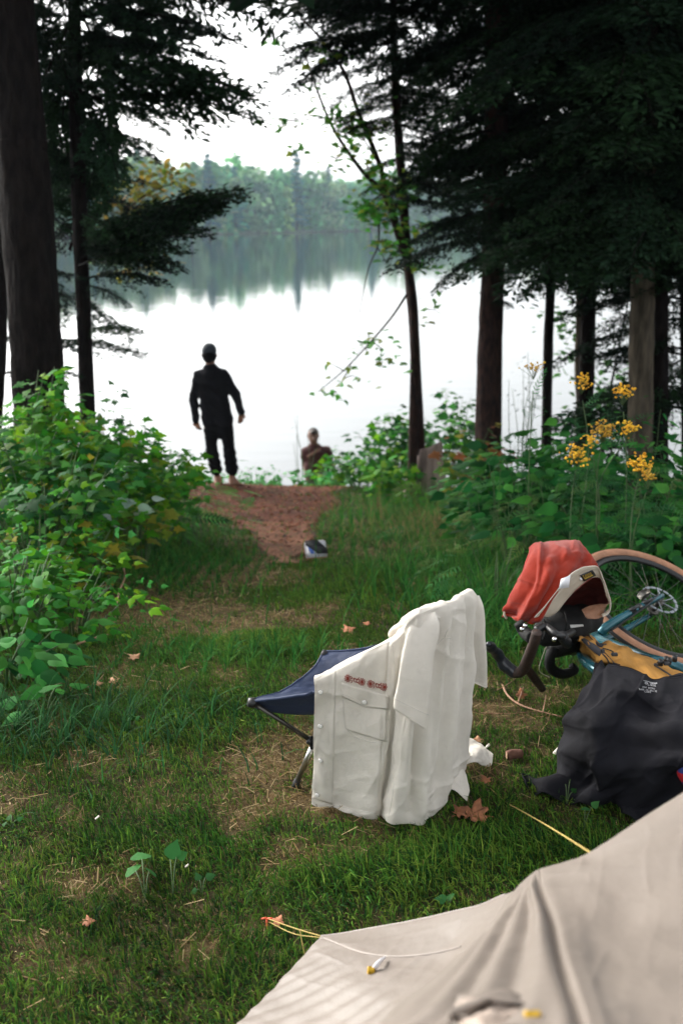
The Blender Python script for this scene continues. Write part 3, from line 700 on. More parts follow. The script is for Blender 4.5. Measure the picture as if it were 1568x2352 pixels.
# ---------------------------------------------------------------- shrubs, left bank
def at(u, v, y=None):
    return PG(u, v) if y is None else (lambda p: GZ(p[0], p[1]))(PY(u, v, y))
sh = 'maple shrubs on the left bank'
shrub('maple_shrub', 'tall green maple shrub at the left edge in front of the thick pine trunk', 'shrub', at(30, 1000, 6.2), 1.32, .72, 26, 1700, .070, yel=.05, group=sh)
shrub('maple_shrub', 'tall maple shrub with some yellowed leaves, below the slimmer hemlock trunk', 'shrub', at(175, 1000, 6.3), 1.18, .58, 24, 1450, .070, yel=.08, group=sh)
shrub('maple_shrub', 'maple shrub sloping down towards the lake, left of the standing man', 'shrub', at(300, 1100, 7.0), .95, .55, 20, 1050, .070, group=sh)
shrub('maple_shrub', 'thin outermost maple shrub nearest the standing man', 'shrub', at(365, 1100, 7.6), .82, .30, 12, 330, .075, group=sh, lean=(.12, 0))
shrub('maple_shrub', 'dark maple shrub low behind the left edge bushes', 'shrub', at(80, 1100, 5.4), .95, .6, 18, 800, .070, pal=G_DARK + G_MAPLE[:1], yel=.03, group=sh)
shrub('spindly_shrub', 'spindly dark leaved shoot standing against the water left of the man', 'shrub', at(262, 1000, 8.2), 1.55, .22, 4, 70, .07, pal=G_DARK, low=.5)
shrub('pale_leaf_plant', 'plant with whitish leaf undersides among the left shrubs', 'plant', at(235, 1190, 5.7), .62, .16, 3, 22, .12, leaf=OVATE, pal=[(.38, .46, .40), (.30, .38, .32)], up=.2, low=.7)
shrub('yellowing_plant', 'yellow spotted maple seedling right of the pale leaved plant', 'plant', at(320, 1230, 6.0), .5, .26, 8, 90, .085, pal=G_YEL + G_MAPLE[:2], low=.4)
shrub('fern', 'bright green fern clump at the foot of the left shrubs, nearest the path', 'fern', at(415, 1180, 8.0), .55, .36, 14, 60, .20, leaf=FERN, pal=G_BRIGHT, low=.45)
shrub('fern', 'small bright fern spreading low beside the grass, in front of the larger fern clump', 'fern', at(462, 1260), .28, .30, 9, 30, .20, leaf=FERN, pal=G_BRIGHT, low=.5)
shrub('fern', 'dim fern under the maple shrubs left of the bright clump', 'fern', at(350, 1270), .4, .35, 12, 46, .20, leaf=FERN, pal=G_DARK, low=.4)
us = 'leafy undergrowth at the left edge'
shrub('bramble', 'light green bramble with pointed leaves halfway down the left edge', 'shrub', at(85, 1330, 4.9), .64, .42, 20, 260, .11, leaf=RASP, yel=.10, group=us, pal=G_BRIGHT[:1] + G_MAPLE)
shrub('bramble', 'yellowing bramble right of the light green one', 'shrub', at(200, 1370, 5.0), .42, .32, 14, 220, .075, leaf=MAPLE, pal=G_YEL[1:3] + G_MAPLE[:2] + [(.035, .10, .025)], yel=.15, group=us)
shrub('bramble', 'broad leaved bramble with a clump of heart shaped leaves above the dark grass', 'shrub', at(40, 1480, 4.0), .46, .38, 24, 420, .07, leaf=OVATE, group=us, pal=G_BRIGHT[2:] + G_MAPLE[:3])
shrub('bramble', 'bramble reaching furthest right over the lawn on the left', 'shrub', at(160, 1470, 4.15), .34, .27, 14, 130, .105, leaf=RASP, group=us, pal=G_MAPLE + G_BRIGHT[2:])
shrub('bramble', 'lowest bramble of the left edge, rooted in dark grass', 'shrub', at(10, 1600, 3.45), .26, .26, 14, 150, .08, leaf=OVATE, group=us, pal=G_BRIGHT[2:] + G_DARK)
shrub('seedling', 'few leaved seedling alone in the grass below the left brambles', 'plant', at(95, 1640), .12, .10, 4, 9, .075, leaf=OVATE, pal=G_DARK[1:2] + G_BRIGHT[2:])
shrub('goldenrod', 'small yellow flecked weed in the middle of the left undergrowth', 'plant', at(165, 1260, 5.2), .62, .15, 5, 50, .08, leaf=LANCE, pal=[(.4, .3, .02), (.08, .2, .03)])
# middle and beyond the crest
shrub('shore_plant', 'bright green weeds just beyond the crest between the two people', 'plant', at(585, 1110, 13.0), .28, .55, 26, 300, .085, leaf=OVATE, pal=G_BRIGHT)
shrub('shore_plant', 'bright weeds behind the standing man\'s feet', 'plant', at(470, 1110, 13.1), .32, .45, 18, 200, .085, leaf=OVATE, pal=G_BRIGHT)
shrub('shore_plant', 'green bush hiding the legs of the person in maroon', 'shrub', at(735, 1120, 13.0), .26, .42, 22, 260, .09, leaf=MAPLE, pal=G_BRIGHT + G_MAPLE)
shrub('shore_plant', 'darker low bush between the person in maroon and the stump', 'shrub', at(835, 1120, 12.2), .55, .55, 22, 420, .09, leaf=MAPLE, pal=G_MAPLE + G_DARK)
shrub('bare_shrub', 'almost leafless grey seedling conifer standing left of the person in maroon', 'shrub', at(697, 1130, 13.6), 1.35, .30, 7, 30, .03, leaf=LANCE, pal=[(.1, .12, .09)], stemr=.006)
gs = 'maple shrubs round the tree trunks'
shrub('maple_shrub', 'maple shrub around the foot of the slender sapling', 'shrub', at(900, 1080, 12.1), 1.0, .55, 20, 620, .095, group=gs, pal=G_MAPLE + G_DARK)
shrub('maple_shrub', 'dark maple shrub between sapling and reddish pine, top highest', 'shrub', at(1025, 1080, 11.9), 1.35, .55, 20, 620, .095, group=gs, pal=G_DARK + G_MAPLE[:2])
shrub('maple_shrub', 'low maple shrub hiding the foot of the sapling, left of the stump', 'shrub', at(893, 1100, 10.8), .62, .28, 12, 220, .09, group=gs, pal=G_MAPLE)
shrub('maple_shrub', 'maple shrub touched with autumn red in front of the reddish pine trunk', 'shrub', at(1110, 1080, 9.6), 1.0, .36, 12, 240, .095, group=gs, pal=[(.16, .16, .02), (.2, .08, .03), (.07, .16, .02), (.04, .12, .02)])
shrub('maple_shrub', 'small yellow green maple shoot at the left foot of the stump', 'shrub', at(925, 1130, 10.6), .32, .25, 8, 60, .085, group=gs, pal=[(.10, .26, .03)])
shrub('spindly_shrub', 'misty bare twig shrub against the water right of the reddish pine', 'shrub', at(1200, 1040, 10.5), 1.75, .3, 8, 120, .05, pal=[(.05, .08, .06)], leaf=LANCE, low=.3)
ds = 'broad leaved weeds right of the path'
for u, y, h, r_, n, lab, lf, pl in [
        (1100, 7.6, .75, .22, 80, 'grey green broad leaved weed in front of the stump', OVATE, G_DARK),
        (1165, 6.6, .92, .42, 230, 'dark broad leaved weed clump left of the yellow flowers', OVATE, G_DARK),
        (1240, 6.2, 1.0, .42, 260, 'broad leaved weed directly under the thin black trunk', OVATE, G_DARK),
        (1330, 6.4, 1.05, .45, 280, 'dense weed clump behind the yellow flower heads', OVATE, G_DARK + G_MAPLE[2:3]),
        (1450, 6.3, 1.15, .5, 300, 'tall dark weed clump in front of the pale barked pine', LANCE, G_DARK),
        (1560, 5.8, .95, .5, 280, 'weed clump at the right edge behind the bicycle wheel', OVATE, G_DARK + G_MAPLE[2:3]),
        (1390, 5.2, .62, .5, 260, 'low dark weeds right behind the red garment', OVATE, G_DARK),
        (1530, 4.9, .50, .45, 220, 'low weeds behind the top of the bicycle wheel', OVATE, G_DARK)]:
    shrub('weed', lab, 'plant', at(u, 1100, y), h, r_, 14, int(n * 1.6), .10 if lf is OVATE else .11, leaf=lf, pal=pl, group=ds, stemr=.004)
fs = 'feathery green weeds right of the path'
for u, y, h, r_, n, lab in [
        (1135, 5.9, .72, .30, 70, 'feathery light green weed left of the red garment, standing furthest left'),
        (1195, 5.3, .62, .26, 64, 'feathery upright weed just left of the red garment'),
        (1255, 5.5, .70, .28, 56, 'feathery weed behind the top of the red garment'),
        (1150, 4.7, .36, .22, 40, 'short feathery weed near the white shirt peak'),
        (1490, 5.4, .66, .34, 60, 'feathery weed over the bicycle wheel')]:
    shrub('feathery_weed', lab, 'plant', at(u, 1200, y), h, r_, 12, n, .17, leaf=FERN, pal=[(.05, .17, .045), (.035, .12, .03), (.10, .16, .04)], group=fs, stemr=.004, low=.15)
# ---------------------------------------------------------------- tansy
def flower_cap(nr=2, k=7):
    V = [(0, 0, .35)]; F = []
    for i, (r_, z) in enumerate([(.6, .28), (1, 0), (.7, -.35)]):
        V += [(r_ * math.cos(2 * math.pi * j / k), r_ * math.sin(2 * math.pi * j / k), z) for j in range(k)]
    tri = [[0, 1 + j, 1 + (j + 1) % k] for j in range(k)]
    q = [[1 + i * k + j, 1 + (i + 1) * k + j, 1 + (i + 1) * k + (j + 1) % k, 1 + i * k + (j + 1) % k] for i in range(2) for j in range(k)]
    return np.array(V, float), [np.array(tri), np.array(q)]
CAPT = flower_cap()
fm = mat('tansy_yellow', attr=True, rough=.7, bump=.5, bscale=300, bdist=.002)
def tansy(label, u0, y, heads, nleaf=26):
    base = at(u0, 1200, y); t = thing('tansy', label, 'flower', base, 'yellow flowering tansy plants'); sv = []; LP = []; LD = []
    for (u, v, su, sv_, n, dull) in heads:
        c = PY(u, v, y + rng.uniform(-.15, .15)); mid = (base + c) / 2 + [0, 0, .08] + rng.normal(size=3) * .04
        P = crspline([base + rng.normal(size=3) * [.04, .04, 0], mid, c - [0, 0, .05]], 30); sv.append(tube(P[::3], np.linspace(.005, .0025, 10), 5, cap=False))
        m = y / FPX
        pos = np.array([(rng.normal() * su * m * .55, rng.normal() * .03, 0) for _ in range(n)]); pos[:, 2] = rng.normal(size=n) * sv_ * m * .5
        pts = c + pos; s = rng.uniform(.006, .0095, n)
        for q in pts[::2]: sv.append(tube([c - [0, 0, .07], (c + q) / 2 - [0, 0, .03], q], [.0015, .0012, .001], 3, cap=False))
        nr = norm(np.array([0, -.2, 1.0]) + rnd(n) * .3); base_c = np.array([(.80, .42, .01), (.75, .36, .01), (.85, .5, .02)])[rng.integers(0, 3, n)] * (.55 if dull else 1.0)
        V, Fl, tn = stamp(CAPT[0], CAPT[1], basis(rnd(n), nr) * s[:, None, None], pts, base_c)
        mesh('flower_head', V, Fl, fm, t, tint=tn)
        k = nleaf; ii = rng.integers(3, 27, k); LP.append(P[ii]); LD.append(norm(rnd(k) * [1, 1, .3] + [0, 0, .35]))
    V, Fl = join(sv); mesh('stem', V, Fl, M['stem'], t)
    LP = np.concatenate(LP); LD = np.concatenate(LD); n = len(LP)
    V, Fl, tn = stamp(TANSYLEAF[0], TANSYLEAF[1], basis(LD, norm(np.array([0, -.4, 1]) + rnd(n) * .3)) * rng.uniform(.09, .17, n)[:, None, None], LP, leaf_cols(n, [(.03, .11, .04), (.045, .14, .04), (.025, .09, .03)]))
    mesh('foliage', V, Fl, M['leaf'], t, tint=tn)
tansy('tansy with the smallest flower head, highest and furthest left, against the water', 1230, 5.3, [(1226, 842, 22, 9, 26, 1)], 22)
tansy('tansy with a round flower head in front of the medium dark trunk', 1320, 5.2, [(1336, 876, 18, 18, 46, 0)], 22)
tansy('tansy with a flower head in front of the pale barked pine', 1440, 5.0, [(1431, 900, 20, 16, 50, 0)], 26)
tansy('tansy with three close flower heads, some browned, in the middle of the group', 1380, 4.9, [(1384, 985, 26, 20, 80, 1), (1441, 984, 18, 20, 50, 0), (1358, 1008, 14, 10, 26, 0)], 20)
tansy('tansy with a drooping flower head furthest left among the low ones', 1310, 4.8, [(1326, 1042, 26, 26, 80, 0)], 30)
tansy('tansy with the largest flower head, lowest and furthest right', 1470, 4.6, [(1468, 1066, 28, 20, 90, 0), (1490, 1090, 14, 16, 36, 1)], 26)

# ---------------------------------------------------------------- grass
def blades(n, xr, yr, h, wd, mask, name, label, seed, lay=.25, dens_pow=1.0, pal=None, far=False):
    r = np.random.default_rng(seed)
    y = yr[0] + (yr[1] - yr[0]) * r.uniform(size=n) ** dens_pow
    half = xr(y); x = half[0] + (half[1] - half[0]) * r.uniform(size=n)
    dr = dry(x, y); lu = lush(x, y)
    keep = mask(x, y, r) & (r.uniform(size=n) < np.where(dr > .5, .9, 1.0))
    x, y, dr, lu = x[keep], y[keep], dr[keep], lu[keep]; n = len(x)
    cl = fbm(x, y, .14, 21)
    isdry = r.uniform(size=n) < np.clip(dr * .68 + .20 - .3 * lu, 0.02, .9)
    hh = h * r.uniform(.45, 1.25, n) * (.45 + 1.1 * cl) * np.where(isdry, .62, 1) * (1 + .9 * np.clip(lu, 0, 1.2)) * (1 - .3 * dr)
    a = r.uniform(0, 6.283, n) ; a = a * .55 + .45 * 6.283 * vnoise(x, y, .12, 77)
    lean = np.where(isdry, r.uniform(.9, 1.5, n), np.clip(r.normal(.85, .40, n), 0, 1.5))
    d = np.stack([np.cos(a), np.sin(a)], 1); z = gz(x, y)
    w_ = wd * r.uniform(.6, 1.3, n) * np.where(isdry, .6, 1)
    side = np.stack([-d[:, 1], d[:, 0]], 1); fa = r.uniform(-1, 1, n); side = side * np.cos(fa)[:, None] + d * np.sin(fa)[:, None]
    B = np.stack([x, y, z - .003], 1)
    def pt(f, bend):
        rad = hh * f; an = lean * (.35 + .65 * f) * bend
        return B + np.stack([d[:, 0] * rad * np.sin(an), d[:, 1] * rad * np.sin(an), rad * np.cos(an) + .002], 1)
    s3 = np.concatenate([side, r.normal(size=(n, 1)) * .3], 1) * w_[:, None]
    m = pt(.55, .8); tp = pt(1.0, 1.15); tp[:, 2] = np.maximum(tp[:, 2], z + .004)
    V = np.stack([B - s3 * .7, B + s3 * .7, m + s3, m - s3, tp], 1).reshape(-1, 3)
    k = np.arange(n)[:, None] * 5
    g = np.array([(.020, .078, .013), (.034, .115, .015), (.075, .16, .020), (.013, .050, .012), (.12, .18, .026)])
    if pal is not None: g = np.array(pal)
    s = np.array([(.28, .21, .09), (.22, .155, .065), (.16, .105, .045), (.34, .27, .14), (.11, .07, .035)])
    ci = np.clip((r.uniform(size=n) * .6 + .5 * fbm(x, y, .35, 61)) * len(g), 0, len(g) - 1).astype(int)
    c = np.where(isdry[:, None], s[r.integers(0, 5, n)], g[ci]) * np.clip(r.normal(1, .2, (n, 1)), .5, 1.6)
    c = c * np.where(isdry, 1, .30 + 1.35 * fbm(x, y, .45, 83))[:, None]; mixd = np.clip(dr * .5 + .25 * np.exp(-((y - 5.5) / 2.0) ** 2), 0, .8)[:, None]; c = np.where(isdry[:, None], c, c * (1 - mixd) + np.array([.11, .165, .026]) * mixd)
    return V, [np.concatenate([k + 0, k + 1, k + 2, k + 3], 1), np.concatenate([k + 3, k + 2, k + 4], 1)], np.repeat(c, 5, 0)
def cone(pad): return lambda y: (-(y + .6) * .40 - pad, (y + .6) * .40 + pad)
lawn = lambda x, y, r: (path_d(x, y) > .02) | (r.uniform(size=len(x)) < .03)
tuft = lambda x, y, r: (path_d(x, y) > .05) & (fbm(x, y, .3, 91) > .5 - .2 * (np.abs(x) > 1.5))
parts = [blades(190000, cone(.25), (1.45, 4.2), .034, .0015, lawn, '', '', 1),
         blades(120000, cone(.4), (4.0, 8.0), .034, .0026, lawn, '', '', 2),
         blades(60000, cone(.8), (7.8, 13.4), .055, .0042, lawn, '', '', 3),
         blades(30000, lambda y: (np.full_like(y, -6.), np.full_like(y, 6.)), (13, 16), .12, .006, lambda x, y, r: r.uniform(size=len(x)) < 1, '', '', 4)]
V, Fl = join([(p[0], p[1]) for p in parts]); tn = np.concatenate([p[2] for p in parts])
r_ = np.random.default_rng(77); ns = 30000; ys = r_.uniform(1.45, 8, ns); xs = r_.uniform(-1, 1, ns) * ((ys + .6) * .40 + .3); kk = (dry(xs, ys) > r_.uniform(.15, .8, ns)) & (path_d(xs, ys) > 0); xs, ys = xs[kk], ys[kk]; ns = len(xs)
aa = r_.uniform(0, 6.28, ns); Ls = r_.uniform(.006, .022, ns) * (1 + .12 * ys); ws = r_.uniform(.0006, .0013, ns) * (1 + .15 * ys); dd_ = np.stack([np.cos(aa), np.sin(aa), r_.normal(size=ns) * .25], 1); sd2 = np.stack([-np.sin(aa), np.cos(aa), np.zeros(ns)], 1) * ws[:, None]
c0_ = np.stack([xs, ys, gz(xs, ys) + r_.uniform(.004, .024, ns)], 1); Vs = np.stack([c0_ - dd_ * Ls[:, None] - sd2, c0_ + dd_ * Ls[:, None] - sd2, c0_ + dd_ * Ls[:, None] + sd2, c0_ - dd_ * Ls[:, None] + sd2], 1).reshape(-1, 3)
cs_ = np.array([(.28, .20, .10), (.20, .135, .06), (.34, .26, .14), (.13, .085, .04)])[r_.integers(0, 4, ns)] * r_.uniform(.7, 1.2, (ns, 1))
tag(mesh('straw', Vs, np.arange(ns * 4).reshape(-1, 4), M['grass'], tint=np.repeat(cs_, 4, 0)), 'loose dry straw lying in the worn patches of the lawn', 'straw', kind='stuff')
# lawn between the blades
tag(mesh('grass', V, Fl, M['grass'], tint=tn), 'green lawn with dry straw patches', 'grass', kind='stuff')
def tall(regs, seed):
    r = np.random.default_rng(seed); out = []
    for u, v, sx, sy, n, h, pal in regs:
        p = PG(u, v); x = p[0] + r.normal(size=n) * sx; y = p[1] + r.normal(size=n) * sy; ok = (path_d(x, y) > .03) & (((x - 1.32) / .36) ** 2 + ((y - 3.75) / .36) ** 2 > 1) & ((x < .8) | (y > 3.35));  x, y = x[ok], y[ok]; m = len(x)
        cx = np.round(x / .09) * .09; cy = np.round(y / .09) * .09; x = cx + (x - cx) * .35; y = cy + (y - cy) * .35
        a = r.uniform(0, 6.28, m); hh = h * r.uniform(.5, 1.2, m); L = r.uniform(.3, 1.2, m); d = np.stack([np.cos(a), np.sin(a)], 1); z = gz(x, y)
        w_ = r.uniform(.002, .0042, m); sd_ = np.stack([-d[:, 1], d[:, 0], np.zeros(m)], 1) * w_[:, None]
        B = np.stack([x, y, z - .01], 1); rows = []
        for f in (0, .35, .7, 1.0):
            q = B + np.stack([d[:, 0] * hh * L * f * f * .8, d[:, 1] * hh * L * f * f * .8, hh * (f - .38 * L * f * f)], 1)
            rows += [q - sd_ * (1 - f * .8), q + sd_ * (1 - f * .8)] if f < 1 else [q]
        V = np.stack(rows, 1).reshape(-1, 3); k = np.arange(m)[:, None] * 7
        c = leaf_cols(m, pal, .2)
        out.append((V, [np.concatenate([k, k + 1, k + 3, k + 2], 1), np.concatenate([k + 2, k + 3, k + 5, k + 4], 1), np.concatenate([k + 4, k + 5, k + 6], 1)], np.repeat(c, 7, 0)))
    V, Fl = join([(p[0], p[1]) for p in out]); return V, Fl, np.concatenate([p[2] for p in out])
TG = [(.025, .13, .022), (.04, .16, .03), (.018, .09, .02), (.07, .18, .03)]; TS = [(.24, .17, .08), (.16, .12, .05), (.06, .14, .03), (.28, .18, .10)]
V, Fl, tn = tall([(880, 1195, .40, .5, 2600, .13, TG), (800, 1240, .25, .4, 1300, .10, TG), (960, 1235, .5, .5, 2400, .13, TS + TG), (1030, 1200, .4, .5, 1500, .16, TS), (1060, 1330, .25, .5, 900, .15, TG), (1110, 1420, .18, .25, 900, .22, TG), (960, 1330, .4, .5, 1100, .08, TG),
                  (360, 1330, .35, .4, 1700, .11, TG), (250, 1480, .25, .3, 800, .09, TG), (450, 1290, .3, .4, 900, .13, TG), (100, 1680, .35, .15, 900, .16, [(.02, .07, .025), (.03, .1, .03)]), (590, 1500, .25, .12, 900, .10, TG), (470, 1190, .35, .4, 700, .16, TS + TG),
                  (1250, 1340, .5, .5, 2600, .34, TG + TS[2:3]), (1480, 1320, .6, .5, 3200, .34, TG), (1200, 1500, .18, .2, 500, .16, TG), (1400, 1400, .4, .3, 1500, .18, TG), (890, 1150, .6, .4, 1000, .14, TG), (1250, 1180, 1.1, .8, 3600, .45, TG + TS[1:3]), (1540, 1230, .6, .7, 2200, .45, TG), (150, 1250, .7, .7, 2200, .3, TG)], 9)
tag(mesh('tall_grass', V, Fl, M['grass'], tint=tn), 'long uncut grass along the edges of the lawn and under the weeds', 'grass', kind='stuff')
# ================================================================ CLOTH TOOLS
def patch(G, nu, nv):
    """G control grid (rows, cols, 3) -> smooth (nv, nu, 3)"""
    G = np.asarray(G, float); A = crspline(G, nv); return np.swapaxes(crspline(np.swapaxes(A, 0, 1), nu), 0, 1)
def gridF(nv, nu, off=0, wrap=False):
    I = np.arange(nv * nu).reshape(nv, nu) + off
    if wrap: I = np.hstack([I, I[:, :1]])
    return np.stack([I[:-1, :-1], I[:-1, 1:], I[1:, 1:], I[1:, :-1]], -1).reshape(-1, 4)
def gnormals(S):
    n = np.cross(np.gradient(S, axis=1), np.gradient(S, axis=0)); n = norm(n)
    s = np.sign((n * (CAM - S)).sum(-1).mean()); return n * (s if s else 1)
def cloth(name, G, nu, nv, mt, parent, fold=None, thick=.0016, crumple=.0015, cs=.05, seed=0, crease=0.0):
    S = patch(G, nu, nv); N = gnormals(S); s, t_ = np.meshgrid(np.linspace(0, 1, nu), np.linspace(0, 1, nv))
    d = np.zeros_like(s)
    if fold is not None: d = d + fold(s, t_)
    L = np.linalg.norm(S[0, -1] - S[0, 0]) + .2
    d = d + crumple * 2 * (fbm(s * L, t_ * L, cs, seed) - .5) * 2
    if crease:
        for q_, (ca_, sa_) in enumerate(((.9, .43), (.35, -.94), (.1, .99))):
            x1 = (s * ca_ + t_ * sa_) * L; y1 = (-s * sa_ + t_ * ca_) * L * .3
            n1 = vnoise(x1, y1, .055, seed + 40 + q_); d = d + crease * (1 - np.abs(2 * n1 - 1)) ** 4 * vnoise(s * L, t_ * L, .12, seed + 50 + q_)
    S = S + N * d[..., None]
    o = mesh(name, S.reshape(-1, 3), gridF(nv, nu), mt, parent)
    if thick: solid(o, thick, -1 if False else 0)
    return o, S, N
def worg(q):
    r = np.zeros(3)
    while q is not None: r = r + np.array(q.location); q = q.parent
    return r
def tree_of(objs):
    V = []; F = []; n = 0
    for o in objs:
        me = o.data; vv = np.empty(len(me.vertices) * 3); me.vertices.foreach_get('co', vv); vv = vv.reshape(-1, 3) + worg(o.parent)
        V.append(vv); F += [tuple(i + n for i in p.vertices) for p in me.polygons]; n += len(vv)
    return BVHTree.FromPolygons([Vector(v) for v in np.concatenate(V)], F)
def hit(bt, u, v, off=.002, dflt=3.0):
    d = Vector(norm(PD(u, v, 1.0) - CAM)); h = bt.ray_cast(Vector(CAM), d)
    if h[0] is None: return None
    n = h[1] if h[1].dot(d) < 0 else -h[1]
    return np.array(h[0]) + np.array(n) * off, np.array(n)
def on(bt, G, off=.002):
    """lay a grid of picture points on a surface"""
    out = []; last = None
    flat = [(u, v) for row in G for u, v in row]; res = [hit(bt, u, v, off) for u, v in flat]
    ok = [r[0] for r in res if r is not None]; md = np.mean([(p - CAM) @ FW for p in ok])
    out = [r[0] if r is not None else PD(u, v, md) for r, (u, v) in zip(res, flat)]
    return np.array(out).reshape(len(G), -1, 3)
def bil(c4, nu, nv):
    a, b, c, d = [np.array(q, float) for q in c4]
    return [[tuple((a * (1 - s) + b * s) * (1 - t_) + (d * (1 - s) + c * s) * t_) for s in np.linspace(0, 1, nu)] for t_ in np.linspace(0, 1, nv)]
def decal(name, bt, c4, mt, parent, nu=12, nv=8, off=.003, thick=.001):
    G = on(bt, bil(c4, nu, nv), off); o = mesh(name, G.reshape(-1, 3), gridF(nv, nu), mt, parent)
    if thick: solid(o, thick)
    return o
def poly_on(bt, pts, off=.003):
    P = []
    for u, v in pts:
        h = hit(bt, u, v, off)
        P.append(h[0] if h else (P[-1] if P else PD(u, v, 3)))
    return np.array(P)
def thread(bt, pts, r=.0006, off=.001, seg=40, n=4):
    P = poly_on(bt, [tuple(q) for q in crspline(np.array(pts, float), seg)], off)
    k = np.array([1, 2, 3, 2, 1.]); k /= k.sum()
    Q = np.stack([np.convolve(np.pad(P[:, i], 2, 'edge'), k, 'valid') for i in range(3)], 1)
    return tube(Q, r, n, cap=False)
white = mat('white_linen', (.90, .84, .745), .9, vary=.05, vscale=30, bump=.4, bscale=60, bdist=.008, weave=.9, trans=.06, spec=.1)
thr = mat('cream_thread', (.66, .62, .55), .9, spec=.1)
redthr = mat('rust_thread', (.30, .035, .02), .9, spec=.1)
snapm = mat('snap_pearl', (.72, .70, .66), .25); rim_m = mat('snap_rim', (.5, .48, .45), .4, metal=.3)
navy = mat('navy_fabric', (.020, .035, .085), .65, vary=.25, vscale=14, bump=.4, bscale=30, bdist=.006, weave=.4, spec=.35)
black = mat('black_plastic', (.010, .010, .011), .45, vary=.3)
alu = mat('brushed_metal', (.62, .62, .62), .32, metal=1, vary=.2)
gun = mat('dark_pole', (.10, .095, .085), .35, metal=.8, vary=.3)
rubber = mat('black_rubber', (.018, .018, .018), .7, vary=.3)

# ================================================================ CAMP CHAIR
nL = PZ(575, 1609, .29); fL = PZ(742, 1496, .30); mid1 = PZ(655, 1600, .26)
bN = PY(957, 1452, 2.385); bF = PY(1084, 1366, 2.76)
ch = thing('camp_chair', 'low navy camp chair with thin metal legs under the white shirt', 'chair', GZ(.0, 2.55))
def seat_pt(s, t_):
    """s 0 near edge..1 far edge; t 0 front..1 back"""
    a = nL * (1 - s) + fL * s; b = bN * (1 - s) + bF * s; p = a * (1 - t_) + b * t_
    p = p + np.array([0, 0, -1.0]) * (.085 * math.sin(math.pi * s) * (1 - .3 * t_) * math.sin(math.pi * (.08 + .84 * t_)) + .055 * math.sin(math.pi * t_))
    return p
Gs = [[seat_pt(s, t_) for s in np.linspace(0, 1, 6)] for t_ in np.linspace(0, 1, 7)]
Gs = np.array(Gs); Gs[0, 1:-1] += (Gs[1, 1:-1] - Gs[0, 1:-1]) * .25
o, S, N = cloth('seat', Gs, 60, 70, navy, ch, crumple=.002, thick=.003)
# hanging near side and front gusset of the sling
near = S[:, 0]; k = len(near); dropv = (.03 + .10 * np.sin(np.linspace(0.1, np.pi * .95, k)) * np.linspace(1, .25, k))[:, None] * np.array([[.35, .75, -1.0]])
G2 = np.stack([near, near + dropv * .5 + [0, .004, 0], near + dropv], 0)[:, ::6]
cloth('side_panel', G2, 60, 12, navy, ch, thick=.003, crumple=.001)
fr = S[0]; kf = len(fr); drf = (.02 + .06 * np.sin(np.linspace(0.05, np.pi - .05, kf)))[:, None] * np.array([[.45, .1, -1.0]])
cloth('front_panel', np.stack([fr, fr + drf * .5, fr + drf], 0)[:, ::6], 40, 10, navy, ch, thick=.003, crumple=.001)
e = [tube(np.vstack([S[:30:3, 0]]), .0045, 6), tube(np.vstack([S[::3, -1]]), .0045, 6), tube(S[0, ::2], .0035, 6)]
V, Fl = join(e); mesh('piping', V, Fl, navy, ch)
for p, q in ((nL, S[4, 2]), (fL, S[4, -4])):
    V, Fl = tube([p + [-.006, -.004, -.004], p * .75 + q * .25 - [0, 0, .008], p * .5 + q * .5 - [0, 0, .014]], [.013, .016, .010], 10); mesh('corner_pocket', V, Fl, black, ch)
hub = PZ(722, 1706, .15); hub2 = hub + np.array([.19, .20, .0])
def pole(a, b, r, mt, nm='pole'):
    V, Fl = tube([a, b], [r, r], 12); o = mesh(nm, V, Fl, mt, ch); return o
V, Fl = tube([hub, hub2], .008, 10); mesh('crossbar', V, Fl, gun, ch)
for h in (hub, hub2):
    V, Fl = join([box(h, [.014, .012, .018], bev=.004), tube([h + [-.02, 0, .01], h + [.022, 0, -.006]], .012, 10)]); mesh('joint', V, Fl, black, ch)
pole(nL + [.012, 0, -.01], hub, .0065, gun); pole(fL + [.01, 0, -.01], hub2, .0065, gun)
pole(bN + [-.01, 0.01, -.02], hub, .0065, gun); pole(bF + [-.01, 0, -.02], hub2, .0065, gun)
ft = PG(677, 1808, .0)
for h, f in ((hub, ft), (hub2, ft + np.array([.30, .33, 0])), (hub, hub + np.array([.20, -.10, 0])), (hub2, hub2 + np.array([.20, .03, 0]))):
    f = np.array(f); f[2] = float(gz(f[0], f[1])) + .002
    m1 = h * .15 + f * .85
    leg = pole(h, m1, .0085, alu, 'leg'); V, Fl = tube([m1, m1 * .5 + f * .5, f], [.0105, .011, .010], 12); mesh('foot', V, Fl, rubber, leg)
    bpy.context.view_layer.update()

# ================================================================ WHITE SHIRT
st = thing('shirt', 'cream white short sleeved shirt with red embroidery above its pocket, draped over the camp chair', 'shirt', GZ(.22, 2.45))
cols = [((726, 1556, 2.455), (717, 1843)), ((748, 1547, 2.45), (742, 1857)), ((772, 1535, 2.445), (770, 1864)), ((830, 1503, 2.42), (820, 1872)), ((888, 1466, 2.39), (862, 1879)), ((925, 1444, 2.36), (873, 1872)),
        ((942, 1422, 2.34), (896, 1888)), ((966, 1404, 2.345), (930, 1891)), ((1000, 1394, 2.40), (968, 1889)), ((1030, 1389, 2.46), (998, 1870)), ((1050, 1380, 2.55), (1026, 1830)), ((1068, 1366, 2.63), (1048, 1785)), ((1084, 1360, 2.70), (1074, 1742))]
yb = [2.50, 2.49, 2.485, 2.45, 2.43, 2.45, 2.385, 2.375, 2.39, 2.43, 2.50, 2.60, 2.72]
G = []
